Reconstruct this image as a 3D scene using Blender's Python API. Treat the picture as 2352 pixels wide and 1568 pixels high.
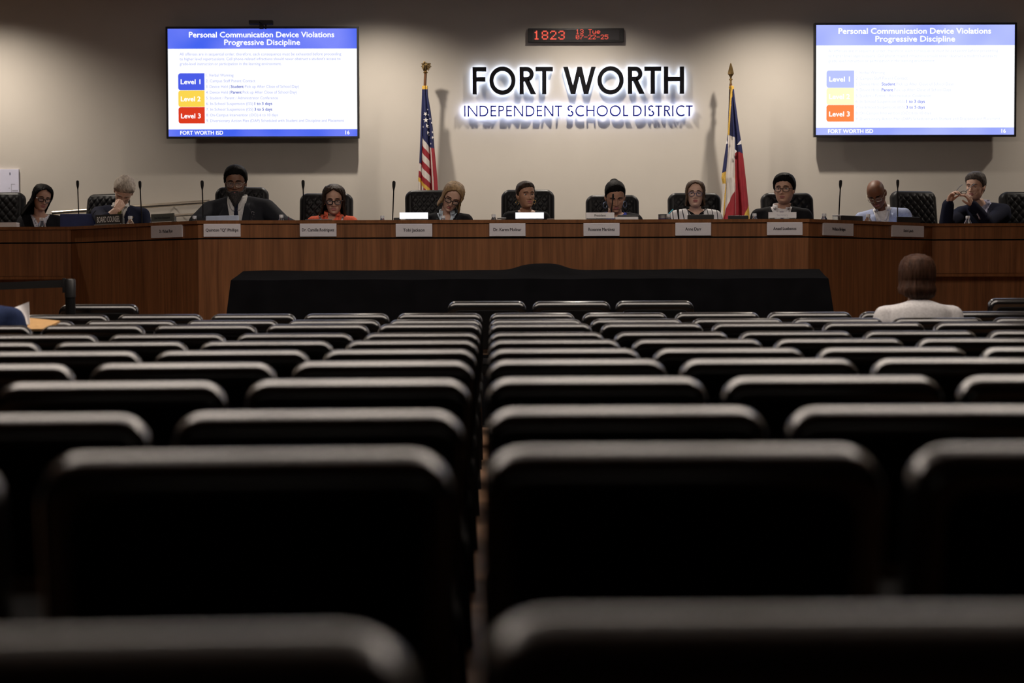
import bpy, bmesh, math, random
import numpy as np
from mathutils import Vector, Matrix
from mathutils.bvhtree import BVHTree
random.seed(7)
scene = bpy.context.scene
for o in list(bpy.data.objects): bpy.data.objects.remove(o)
V = Vector; PI = math.pi; R = math.radians
# ------------------------------------------------------------------ camera
FPX = 4138.0
cam = bpy.data.cameras.new('camera'); camo = bpy.data.objects.new('camera', cam)
scene.collection.objects.link(camo); scene.camera = camo
cam.sensor_width = 36.0; cam.lens = FPX / 2352 * 36.0
cam.clip_start = .05; cam.clip_end = 100
CP = V((0, 0, 1.075))
CR = (Matrix.Rotation(-48 / FPX, 3, 'Z') @ Matrix.Rotation(PI / 2 - 151 / FPX, 3, 'X') @ Matrix.Rotation(-.0031, 3, 'Z'))
camo.matrix_world = Matrix.Translation(CP) @ CR.to_4x4()
cam.dof.use_dof = True; cam.dof.focus_distance = 14.9; cam.dof.aperture_fstop = 2.4
# ------------------------------------------------------------------ world and exposure
w = bpy.data.worlds.new('world'); scene.world = w; w.use_nodes = True
w.node_tree.nodes['Background'].inputs[0].default_value = (.02, .02, .022, 1)
w.node_tree.nodes['Background'].inputs[1].default_value = .05
vs = scene.view_settings
scene.display_settings.display_device = 'sRGB'
vs.view_transform = 'Standard'; vs.look = 'None'; vs.gamma = 1; vs.exposure = 0.0; vs.use_curve_mapping = False
WALL_WASH = 215.0      # W per wall-wash can along the front wall
TROFFER = 6.6          # radiance of the ceiling light panels over the front of the room
CEIL = 4.02; WALLY = 18.0; DAIS = .55; WORK = 1.34

def ray(px, py):
    return (CR @ V(((px - 1176) / FPX, -(py - 784) / FPX, -1))).normalized()
def at(px, py, Y):
    d = ray(px, py); return CP + d * ((Y - CP.y) / d.y)
def on_plane(px, py, p0, n):
    d = ray(px, py); return CP + d * ((p0 - CP).dot(n) / d.dot(n))
# ------------------------------------------------------------------ materials
MATS = {}
def mat(name, col, rough=.5, metal=0., spec=.5, var=.08, scale=20., bump=0., bscale=60., emit=None, estr=0., trans=0., sheen=0., stretch=(1, 1, 1), coat=0., alpha=1.):
    if name in MATS: return MATS[name]
    m = bpy.data.materials.new(name); m.use_nodes = True; nt = m.node_tree; N = nt.nodes; L = nt.links
    b = N['Principled BSDF']
    b.inputs['Roughness'].default_value = rough; b.inputs['Metallic'].default_value = metal
    b.inputs['Specular IOR Level'].default_value = spec
    b.inputs['Transmission Weight'].default_value = trans
    b.inputs['Sheen Weight'].default_value = sheen; b.inputs['Coat Weight'].default_value = coat; b.inputs['Alpha'].default_value = alpha
    tc = N.new('ShaderNodeTexCoord'); mp = N.new('ShaderNodeMapping'); mp.inputs['Scale'].default_value = stretch
    L.new(tc.outputs['Object'], mp.inputs['Vector'])
    if var > 0:
        n = N.new('ShaderNodeTexNoise'); n.inputs['Scale'].default_value = scale; n.inputs['Detail'].default_value = 5
        L.new(mp.outputs[0], n.inputs['Vector'])
        r = N.new('ShaderNodeValToRGB'); r.color_ramp.elements[0].position = .3; r.color_ramp.elements[1].position = .7
        r.color_ramp.elements[0].color = tuple(max(0, c * (1 - var)) for c in col[:3]) + (1,)
        r.color_ramp.elements[1].color = tuple(min(1, c * (1 + var)) for c in col[:3]) + (1,)
        L.new(n.outputs['Fac'], r.inputs[0]); L.new(r.outputs[0], b.inputs['Base Color'])
    else: b.inputs['Base Color'].default_value = tuple(col[:3]) + (1,)
    if bump > 0:
        n2 = N.new('ShaderNodeTexNoise'); n2.inputs['Scale'].default_value = bscale; n2.inputs['Detail'].default_value = 4
        L.new(mp.outputs[0], n2.inputs['Vector'])
        bp = N.new('ShaderNodeBump'); bp.inputs['Strength'].default_value = bump; bp.inputs['Distance'].default_value = .01
        L.new(n2.outputs['Fac'], bp.inputs['Height']); L.new(bp.outputs[0], b.inputs['Normal'])
    if emit:
        b.inputs['Emission Color'].default_value = tuple(emit) + (1,); b.inputs['Emission Strength'].default_value = estr
    MATS[name] = m; return m
def emat(name, c1, c2=None, strength=1., scale=3.):
    if name in MATS: return MATS[name]
    m = bpy.data.materials.new(name); m.use_nodes = True; nt = m.node_tree; N = nt.nodes; L = nt.links
    N.remove(N['Principled BSDF']); e = N.new('ShaderNodeEmission'); L.new(e.outputs[0], N['Material Output'].inputs[0])
    e.inputs[1].default_value = strength
    if c2:
        tc = N.new('ShaderNodeTexCoord'); n = N.new('ShaderNodeTexNoise'); n.inputs['Scale'].default_value = scale; n.inputs['Detail'].default_value = 1
        L.new(tc.outputs['Object'], n.inputs['Vector'])
        r = N.new('ShaderNodeValToRGB'); r.color_ramp.elements[0].position = .35; r.color_ramp.elements[1].position = .65
        r.color_ramp.elements[0].color = tuple(c1) + (1,); r.color_ramp.elements[1].color = tuple(c2) + (1,)
        L.new(n.outputs['Fac'], r.inputs[0]); L.new(r.outputs[0], e.inputs[0])
    else: e.inputs[0].default_value = tuple(c1) + (1,)
    MATS[name] = m; return m
def wood_mat(name, dark, light, rough=.38):
    m = bpy.data.materials.new(name); m.use_nodes = True; nt = m.node_tree; N = nt.nodes; L = nt.links
    b = N['Principled BSDF']; b.inputs['Roughness'].default_value = rough; b.inputs['Specular IOR Level'].default_value = .35
    tc = N.new('ShaderNodeTexCoord')
    def nz(sc, scale, det):
        mp = N.new('ShaderNodeMapping'); mp.inputs['Scale'].default_value = sc; L.new(tc.outputs['Object'], mp.inputs['Vector'])
        n = N.new('ShaderNodeTexNoise'); n.inputs['Scale'].default_value = scale; n.inputs['Detail'].default_value = det
        n.inputs['Distortion'].default_value = .4
        L.new(mp.outputs[0], n.inputs['Vector']); return n
    a = nz((22, 22, .9), 1.6, 6); c = nz((4, 4, .5), 1.3, 3); d = nz((120, 120, 3), 1.0, 2)
    m1 = N.new('ShaderNodeMath'); m1.operation = 'MULTIPLY_ADD'; m1.inputs[1].default_value = .55; L.new(a.outputs['Fac'], m1.inputs[0])
    m2 = N.new('ShaderNodeMath'); m2.operation = 'MULTIPLY'; m2.inputs[1].default_value = .3; L.new(c.outputs['Fac'], m2.inputs[0]); L.new(m2.outputs[0], m1.inputs[2])
    m3 = N.new('ShaderNodeMath'); m3.operation = 'MULTIPLY_ADD'; m3.inputs[1].default_value = .15; L.new(d.outputs['Fac'], m3.inputs[0]); L.new(m1.outputs[0], m3.inputs[2])
    r = N.new('ShaderNodeValToRGB'); r.color_ramp.elements[0].position = .36; r.color_ramp.elements[1].position = .64
    r.color_ramp.elements[0].color = dark + (1,); r.color_ramp.elements[1].color = light + (1,)
    L.new(m3.outputs[0], r.inputs[0]); L.new(r.outputs[0], b.inputs['Base Color'])
    MATS[name] = m; return m
# ------------------------------------------------------------------ object helpers
C = scene.collection
def setp(o, label=None, cat=None, group=None, kind=None):
    if label: o['label'] = label
    if cat: o['category'] = cat
    if group: o['group'] = group
    if kind: o['kind'] = kind
    return o
def smooth(me, ang=40):
    me.polygons.foreach_set('use_smooth', [True] * len(me.polygons))
    try: me.set_sharp_from_angle(angle=R(ang))
    except Exception: pass
def obj(name, src, mats=None, parent=None, sm=True, loc=None, ang=40):
    """src: bmesh or mesh, in world coordinates (or in the parent's local ones when the parent is at the origin)"""
    if isinstance(src, bmesh.types.BMesh):
        me = bpy.data.meshes.new(name); src.to_mesh(me); src.free()
    else: me = src
    if mats is not None:
        for m in (mats if isinstance(mats, (list, tuple)) else [mats]): me.materials.append(m)
    if sm: smooth(me, ang)
    o = bpy.data.objects.new(name, me); C.objects.link(o)
    if parent:
        o.parent = parent
        T = parent.location.copy() if parent.type == 'EMPTY' else V((0, 0, 0))
        o.matrix_parent_inverse = Matrix.Translation(-T)
    return o
def thing(name, label, cat, loc=(0, 0, 0), group=None, kind=None):
    o = bpy.data.objects.new(name, None); C.objects.link(o); o.location = loc; o.empty_display_size = .1
    return setp(o, label, cat, group, kind)
def dup(root, loc, rz=0., label=None, sc=None):
    r = root.copy(); C.objects.link(r); r.location = loc; r.rotation_euler = (0, 0, rz)
    if sc: r.scale = sc
    if label: r['label'] = label
    for ch in list(root.children):
        c = ch.copy(); C.objects.link(c); c.parent = r
        for g in ch.children:
            d = g.copy(); C.objects.link(d); d.parent = c
    return r
# ------------------------------------------------------------------ mesh helpers
def box(bm, lo, hi, M=None, bev=0.):
    lo = V(lo); hi = V(hi)
    r = bmesh.ops.create_cube(bm, size=1.0)
    for v in r['verts']:
        v.co = V(((lo.x + hi.x) / 2 + v.co.x * (hi.x - lo.x), (lo.y + hi.y) / 2 + v.co.y * (hi.y - lo.y), (lo.z + hi.z) / 2 + v.co.z * (hi.z - lo.z)))
        if M is not None: v.co = M @ v.co
    if bev > 0:
        es = list({e for v in r['verts'] for e in v.link_edges})
        bmesh.ops.bevel(bm, geom=es, offset=bev, segments=2, affect='EDGES', profile=.7)
    return bm
def bx(lo, hi, M=None, bev=0.): return box(bmesh.new(), lo, hi, M, bev)
def rings(bm, rs, closed=True, cap0=True, cap1=True, mi=0):
    vv = [[bm.verts.new(p) for p in r] for r in rs]
    n = len(rs[0])
    for i in range(len(vv) - 1):
        for j in range(n if closed else n - 1):
            k = (j + 1) % n
            try:
                f = bm.faces.new((vv[i][j], vv[i][k], vv[i + 1][k], vv[i + 1][j])); f.material_index = mi
            except ValueError: pass
    if closed and cap0: bm.faces.new(list(reversed(vv[0]))).material_index = mi
    if closed and cap1: bm.faces.new(vv[-1]).material_index = mi
    return vv
def lathe(bm, prof, org=(0, 0, 0), seg=20, M=None, mi=0):
    org = V(org); rs = []
    for r, z in prof:
        ring = []
        for k in range(seg):
            a = 2 * PI * k / seg; p = V((r * math.cos(a), r * math.sin(a), z))
            ring.append(org + (M @ p if M is not None else p))
        rs.append(ring)
    rings(bm, rs, mi=mi); return bm
def tube(bm, pts, r, seg=8, closed=False, mi=0):
    pts = [V(p) for p in pts]; n = len(pts); rs = []
    rad = r if isinstance(r, (list, tuple)) else [r] * n
    prev = None
    for i, p in enumerate(pts):
        if closed: t = pts[(i + 1) % n] - pts[i - 1]
        else: t = (pts[min(i + 1, n - 1)] - pts[max(i - 1, 0)])
        t = t.normalized()
        if prev is None:
            u = t.cross(V((0, 0, 1)))
            if u.length < .1: u = t.cross(V((1, 0, 0)))
        else: u = prev - t * prev.dot(t)
        u.normalize(); prev = u; v = t.cross(u)
        rs.append([p + (u * math.cos(2 * PI * k / seg) + v * math.sin(2 * PI * k / seg)) * rad[i] for k in range(seg)])
    if closed: rs.append(rs[0]); rings(bm, rs, cap0=False, cap1=False, mi=mi)
    else: rings(bm, rs, mi=mi)
    return bm
def slab(bm, w, h, t, rc, re, M=None, cs=5, es=4, disp=None):
    """rounded-rectangle slab: w along x, h along z (0..h), thickness t along y, corner radius rc, edge radius re"""
    def outline(ins):
        out = []; r = max(rc - ins, .001)
        for cx, cz, a0 in ((w / 2 - rc, rc, -90), (w / 2 - rc, h - rc, 0), (-w / 2 + rc, h - rc, 90), (-w / 2 + rc, rc, 180)):
            for k in range(cs + 1):
                a = R(a0 + 90 * k / cs); out.append((cx + r * math.cos(a), cz + r * math.sin(a)))
        return out
    rs = []
    def add(ins, y):
        ring = []
        for x, z in outline(ins):
            p = V((x, y, z))
            if disp: p = disp(p)
            ring.append(M @ p if M is not None else p)
        rs.append(ring)
    add(re * 2.2, -t / 2)
    for k in range(es + 1):
        a = PI / 2 * k / es; add(re * (1 - math.sin(a)), -t / 2 + re * (1 - math.cos(a)))
    for k in range(es, -1, -1):
        a = PI / 2 * k / es; add(re * (1 - math.sin(a)), t / 2 - re * (1 - math.cos(a)))
    add(re * 2.2, t / 2)
    rings(bm, rs); return bm
def capsule(bm, p, q, r0, r1, seg=12, cap=3):
    p = V(p); q = V(q); d = q - p; Ln = max(d.length, 1e-5); d = d / Ln
    u = d.cross(V((0, 0, 1)))
    if u.length < .1: u = d.cross(V((1, 0, 0)))
    u.normalize(); v = d.cross(u); rs = []
    def ring(c, r): rs.append([c + (u * math.cos(2 * PI * k / seg) + v * math.sin(2 * PI * k / seg)) * r for k in range(seg)])
    for k in range(cap, -1, -1):
        a = PI / 2 * k / (cap + .35); ring(p - d * r0 * math.sin(a), r0 * math.cos(a))
    for k in range(cap + 1):
        a = PI / 2 * k / (cap + .35); ring(q + d * r1 * math.sin(a), r1 * math.cos(a))
    rings(bm, rs); return bm
def remesh(bm, vox, it=2):
    """union of closed pieces -> one continuous surface"""
    bmesh.ops.recalc_face_normals(bm, faces=bm.faces[:])
    me = bpy.data.meshes.new('tmp'); bm.to_mesh(me); bm.free()
    o = bpy.data.objects.new('tmp', me); C.objects.link(o)
    md = o.modifiers.new('r', 'REMESH'); md.mode = 'VOXEL'; md.voxel_size = vox
    dg = bpy.context.evaluated_depsgraph_get(); dg.update()
    m2 = bpy.data.meshes.new_from_object(o.evaluated_get(dg))
    bpy.data.objects.remove(o); bpy.data.meshes.remove(me)
    b = bmesh.new(); b.from_mesh(m2); bpy.data.meshes.remove(m2)
    for _ in range(it): bmesh.ops.smooth_vert(b, verts=b.verts[:], factor=.5, use_axis_x=True, use_axis_y=True, use_axis_z=True)
    return b
def solidify(bm, th):
    bm.normal_update(); faces = bm.faces[:]; bed = [(e.verts[0], e.verts[1], e.link_faces[0]) for e in bm.edges if e.is_boundary]
    inner = {v: bm.verts.new(v.co - v.normal * th) for v in bm.verts[:]}
    for f in faces:
        nf = bm.faces.new([inner[v] for v in reversed(f.verts)]); nf.material_index = f.material_index
    for a, b, f in bed:
        try: bm.faces.new((b, a, inner[a], inner[b])).material_index = f.material_index
        except ValueError: pass
    return bm
_FONT = {}
def text_mesh(s, extrude=.0, bold=0.):
    cu = bpy.data.curves.new('t', 'FONT'); cu.body = s; cu.size = 1; cu.extrude = extrude; cu.offset = bold; cu.resolution_u = 3
    o = bpy.data.objects.new('t', cu); C.objects.link(o)
    dg = bpy.context.evaluated_depsgraph_get(); dg.update()
    me = bpy.data.meshes.new_from_object(o.evaluated_get(dg))
    bpy.data.objects.remove(o); bpy.data.curves.remove(cu); return me
CAPH = .682
def text_on(name, s, org, ux, uz, x0, x1, zb, cap, m, parent, bold=0., shear=0.):
    """flat lettering on a plane: from x0 to x1 along ux, baseline zb along uz, capital height cap"""
    me = text_mesh(s, 0, 0)
    xs = [v.co.x for v in me.vertices]; a = min(xs); b = max(xs); nn = ux.cross(uz)
    sx = (x1 - x0) / (b - a); sz = cap / CAPH
    co = [(x0 + (v.co.x - a) * sx, zb + v.co.y * sz) for v in me.vertices]; fs = [list(p.vertices) for p in me.polygons]
    bpy.data.meshes.remove(me); d = bold * sz
    shifts = [(0, 0)] if bold <= 0 else [(-d, 0), (d, 0), (0, d), (0, -d)]
    vs_ = []; ff = []
    for k, (dx, dz) in enumerate(shifts):
        base = len(vs_); vs_ += [org + ux * (x + dx) + uz * (z + dz) + nn * (.0002 * k) for x, z in co]; ff += [[q + base for q in f] for f in fs]
    me = bpy.data.meshes.new(name); me.from_pydata(vs_, [], ff)
    return obj(name, me, m, parent, sm=False)
# ================================================================== materials used by the setting
M_WALL = mat('wall_paint', (.55, .51, .455), .85, var=.02, scale=3, bump=.04, bscale=250)
M_SIDE = mat('side_wall_paint', (.022, .021, .02), .9, var=.03, scale=3)
M_CEIL = mat('ceiling_tile', (.58, .58, .60), .95, var=.05, scale=30)
M_FLOOR = mat('floor_vinyl', (.37, .215, .13), .30, var=.18, scale=4, stretch=(8, 1, 1))
M_CARP = mat('platform_carpet', (.05, .05, .055), .95, var=.2, scale=200)
M_WOOD = wood_mat('walnut_veneer', (.100, .038, .0135), (.225, .093, .036))
M_WOODCAP = wood_mat('walnut_edge', (.11, .043, .016), (.21, .088, .034), .3)
M_BLACKGAP = mat('black_reveal', (.004, .004, .004), .9, var=0)
M_BLK = mat('black_plastic', (.012, .012, .013), .4, var=.1)
M_BLKM = mat('black_metal', (.015, .015, .016), .35, metal=.6, var=.1)
M_CHROME = mat('brushed_steel', (.62, .61, .60), .3, metal=1, var=.05, scale=60, stretch=(1, 1, 20))
M_LENS = emat('lamp_lens', (1, .86, .68), None, 6.0)
# ================================================================== the room
def struct(name, bm, m, **k): return setp(obj(name, bm, m, sm=False), kind='structure', **k)
struct('floor', bx((-7.6, -3, -.1), (7.6, WALLY + .2, 0)), M_FLOOR)
struct('ceiling', bx((-7.6, -3, CEIL), (7.6, WALLY + .2, CEIL + .1)), M_CEIL)
struct('wall_front', bx((-7.6, WALLY, 0), (7.6, WALLY + .2, CEIL)), M_WALL)
struct('wall_left', bx((-7.8, -3, 0), (-7.6, WALLY + .2, CEIL)), M_SIDE)
struct('wall_right', bx((7.6, -3, 0), (7.8, WALLY + .2, CEIL)), M_SIDE)
struct('wall_back', bx((-7.6, -3.2, 0), (7.6, -3, CEIL)), M_SIDE)
# ------------------------------------------------------------------ ceiling cans (each lamp with its own light)
def can(x, y, watts, size, blend, label, group, col=(1, .89, .77), rad=.05, tilt=0.):
    t = thing('recessed_downlight', label, 'ceiling light', (x, y, CEIL), group)
    b = bmesh.new(); lathe(b, [(.075, CEIL), (.105, CEIL), (.108, CEIL - .008), (.075, CEIL - .012)], (x, y, 0), 20); obj('trim_ring', b, M_CHROME, t)
    b = bmesh.new(); lathe(b, [(.074, CEIL - .001), (.074, CEIL - .004), (.02, CEIL - .006)], (x, y, 0), 16); obj('lens', b, M_LENS, t)
    l = bpy.data.lights.new('downlight', 'SPOT'); l.energy = watts; l.color = col; l.spot_size = R(size); l.spot_blend = blend; l.shadow_soft_size = rad
    o = bpy.data.objects.new('downlight', l); C.objects.link(o); o.location = (x, y, CEIL - .04); o.rotation_euler = (R(tilt), 0, 0); o.parent = t
    o.matrix_parent_inverse = Matrix.Translation((-x, -y, -CEIL))
ORD = ['first', 'second', 'third', 'fourth', 'fifth', 'sixth', 'seventh', 'eighth', 'ninth', 'tenth', 'eleventh', 'twelfth', 'thirteenth', 'fourteenth']
for i, px in enumerate((-30, 865, 1330, 1775, 2630)):
    can((px - 1128) / FPX * WALLY, WALLY - .95, WALL_WASH * (1.15 if i == 0 else 1.), 140, 1.0, f'wall-wash ceiling downlight along the front wall, {ORD[i]} from left', 'wall-wash downlights')
M_TROF = emat('troffer_diffuser', (1, .87, .76), None, TROFFER)
for r_, y in enumerate((9.0, 10.2, 11.4)):
    for i, x in enumerate((-3.2, -1.92, -.64, .64, 1.92, 3.2)):
        t = thing('recessed_light_panel', f'recessed rectangular ceiling light panel, {ORD[r_]} row from the back, {ORD[i]} from left', 'ceiling light', (x, y, CEIL), 'ceiling light panels')
        obj('diffuser', bx((x - .6, y - .3, CEIL - .010), (x + .6, y + .3, CEIL - .003)), M_TROF, t, sm=False)
        for s in (-1, 1):
            obj('trim', bx((x - .63, y + s * .315 - .015, CEIL - .014), (x + .63, y + s * .315 + .015, CEIL - .0005)), M_CHROME, t, sm=False)
            obj('trim', bx((x + s * .615 - .015, y - .3, CEIL - .014), (x + s * .615 + .015, y + .3, CEIL - .0005)), M_CHROME, t, sm=False)
# ------------------------------------------------------------------ dais platform and desk
SEG = [at(163, 546, 16.15), at(455, 546, 14.5), at(1857, 546, 14.5), at(2141, 546, 15.9)]
PL = [V((-7.4, 16.15)), SEG[0].xy, SEG[1].xy, SEG[2].xy, SEG[3].xy, V((7.4, 15.9))]
PL = [V((p.x, p.y)) for p in PL]
def offset(d):
    out = []
    ns = []
    for i in range(len(PL) - 1):
        t = (PL[i + 1] - PL[i]).normalized(); ns.append(V((-t.y, t.x)))
    for i, p in enumerate(PL):
        if i == 0: n = ns[0]; s = 1
        elif i == len(PL) - 1: n = ns[-1]; s = 1
        else:
            n = (ns[i - 1] + ns[i]).normalized(); s = 1 / max(n.dot(ns[i]), .3)
        out.append(p + n * d * s)
    return out
def strip(i, z0, z1, d0, d1):
    a = offset(d0); b = offset(d1); bm = bmesh.new()
    q = [a[i], a[i + 1], b[i + 1], b[i]]
    rings(bm, [[V((p.x, p.y, z0)) for p in q], [V((p.x, p.y, z1)) for p in q]]); return bm
LEDGE = at(1150, 504.5, 14.5).z; CAPZ = LEDGE - .027; GRV = at(1150, 546, 14.5).z
_pb = bmesh.new(); rings(_pb, [[V((p.x, p.y, z)) for p in offset(.12)] + [V((7.4, WALLY - .001, z)), V((-7.4, WALLY - .001, z))] for z in (.001, DAIS)])
struct('platform', _pb, M_CARP)
desk = thing('dais_desk', 'long walnut-veneered board dais desk with angled wings and raised front ledge', 'desk', (0, 14.5, 0))
for i in range(5):
    outer = i in (0, 4)
    obj('ledge_cap', strip(i, CAPZ, LEDGE, -.012, .24), M_WOODCAP, desk, sm=False)
    obj('upper_panel', strip(i, GRV + .006, CAPZ - .003, 0, .03), M_WOOD, desk, sm=False)
    obj('reveal', strip(i, .02, CAPZ, .014 if not outer else .12, .05 if not outer else .15), M_BLACKGAP, desk, sm=False)
    if outer:
        zb = 1.085
        obj('lower_panel', strip(i, zb, GRV - .006, 0, .03), M_WOOD, desk, sm=False)
        obj('panel_bottom_rail', strip(i, zb - .03, zb - .002, .006, .11), M_WOODCAP, desk, sm=False)
        obj('kick_panel', strip(i, .0, zb - .03, .09, .115), M_WOOD, desk, sm=False)
    else:
        obj('lower_panel', strip(i, 0, GRV - .006, 0, .03 if not outer else .1), M_WOOD, desk, sm=False)
    obj('worktop', strip(i, WORK - .035, WORK, .05, .62), M_WOODCAP, desk, sm=False)
# planes of the five front faces
def face_plane(i):
    t = (PL[i + 1] - PL[i]).normalized(); n = V((t.y, -t.x, 0)); return V((PL[i].x, PL[i].y, 0)), n, V((t.x, t.y, 0))
# ------------------------------------------------------------------ nameplates on the desk front
M_PLATE = mat('brushed_nameplate', (.62, .60, .64), .45, metal=.35, var=.06, scale=40, stretch=(1, 1, 30))
M_INK = mat('black_ink', (.01, .01, .02), .6, var=0)
plates = [(349, 420, 517, 545, 'Dr. Michael Ryan', 1), (468, 553, 515.5, 542, 'Quinton "Q" Phillips', 2), (689, 773, 515, 541.5, 'Dr. Camille Rodriguez', 2),
          (909, 993, 515.5, 542, 'Tobi Jackson', 2), (1124, 1207, 514.5, 540.5, 'Dr. Karen Molinar', 2), (1340, 1423, 514, 540, 'Roxanne Martinez', 2),
          (1551, 1633, 513.5, 539, 'Anne Darr', 2), (1761, 1843, 512.5, 538, 'Anael Luebanos', 2), (1889, 1958, 513.5, 539.5, 'Wallace Bridges', 3), (2047, 2120, 517, 543.5, 'Kevin Lynch', 3)]
UZ = V((0, 0, 1))
for i, (x0, x1, y0, y1, s, f) in enumerate(plates):
    p0, n, t = face_plane(f)
    mid = on_plane((x0 + x1) / 2, (y0 + y1) / 2, p0, n)
    wd = (on_plane(x1, (y0 + y1) / 2, p0, n) - on_plane(x0, (y0 + y1) / 2, p0, n)).length
    ht = .104
    pl = thing('nameplate', f'silver engraved nameplate on the walnut desk front, {ORD[i]} from left', 'nameplate', mid, 'desk-front nameplates')
    Mx = Matrix.Translation(mid + n * .006) @ Matrix(((t.x, -n.x, 0), (t.y, -n.y, 0), (0, 0, 1))).to_4x4()
    obj('plate', bx((-wd / 2, -.006, -ht / 2), (wd / 2, .006, ht / 2), Mx, .0025), M_PLATE, pl, sm=False)
    tw = min(wd * .88, len(s) * .0143 if len(s) < 14 else len(s) * .0132)
    text_on('lettering', s, mid + n * .0135, t, UZ, -tw / 2, tw / 2, -.010, .0235, M_INK, pl, bold=.016)
# ------------------------------------------------------------------ placards on the ledge
M_WHITE = mat('white_card', (.72, .72, .74), .55, var=.02)
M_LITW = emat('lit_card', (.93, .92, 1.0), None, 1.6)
M_FAINT = mat('faint_ink', (.5, .5, .55), .6, var=0)
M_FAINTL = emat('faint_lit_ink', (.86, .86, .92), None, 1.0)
M_GREYC = mat('grey_card', (.09, .10, .09), .5, var=.05)
M_CLEAR = mat('clear_acrylic', (.85, .88, .9), .08, trans=.9, var=0)
M_LASER = mat('white_engraving', (.8, .8, .78), .6, var=0)
def placard(px0, px1, py0, py1, s, f, m, mi, label, cap=.5, ax=.8, back=.1, name='placard', grp='title placards on the ledge', bold=.01):
    p0, n, t = face_plane(f); p0 = p0 - n * back
    a = on_plane(px0, py1, p0, n); b = on_plane(px1, py1, p0, n); top = on_plane(px0, py0, p0, n)
    wd = (b - a).length; z0 = LEDGE; z1 = max(top.z, z0 + .03); mid = (a + b) / 2; mid.z = z0
    th = thing(name, label, 'placard', mid, grp)
    Mx = Matrix.Translation(mid) @ Matrix(((t.x, -n.x, 0), (t.y, -n.y, 0), (0, 0, 1))).to_4x4()
    h = z1 - z0
    obj('holder_base', bx((-wd / 2 + .004, -.02, 0), (wd / 2 - .004, .03, .013), Mx, .002), M_CLEAR if m is not M_BLK else M_CHROME, th, sm=False)
    obj('card', bx((-wd / 2, -.004, .012), (wd / 2, .004, h), Mx, .001), m, th, sm=False)
    obj('back_leg', bx((-wd / 2 + .01, .006, .012), (wd / 2 - .01, .028, h * .6), Mx, .002), M_CLEAR, th, sm=False)
    if s:
        hh = (h - .012) * cap; zc = .012 + (h - .012) / 2 - hh / 2
        text_on('lettering', s, mid + n * .0048, t, UZ, -wd * ax / 2, wd * ax / 2, zc, hh, mi, th, bold=bold)
placard(220, 281, 494, 511, 'BOARD COUNSEL', 1, M_BLK, M_LASER, 'black placard with white capital serif lettering on the left wing ledge', .58, .86)
placard(348, 400, 492, 508, '2nd Vice President', 1, M_GREYC, M_INK, 'dark grey placard on the ledge beside the navy-jacket man', .3, .7)
placard(918, 983, 488, 503.5, '1st Vice President', 2, M_LITW, M_FAINTL, 'glowing white placard in front of the blonde woman', .34, .7, bold=0)
placard(1184, 1249, 488, 503.5, 'Superintendent', 2, M_LITW, M_FAINTL, 'glowing white placard in front of the woman with gold earrings', .34, .65, bold=0)
placard(1346, 1411, 488, 503, 'President', 2, M_WHITE, M_INK, 'white placard reading President on the ledge', .38, .4)
placard(1765, 1829, 487, 502, 'Secretary', 2, M_WHITE, M_FAINT, 'white placard reading Secretary on the ledge', .38, .4)
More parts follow.
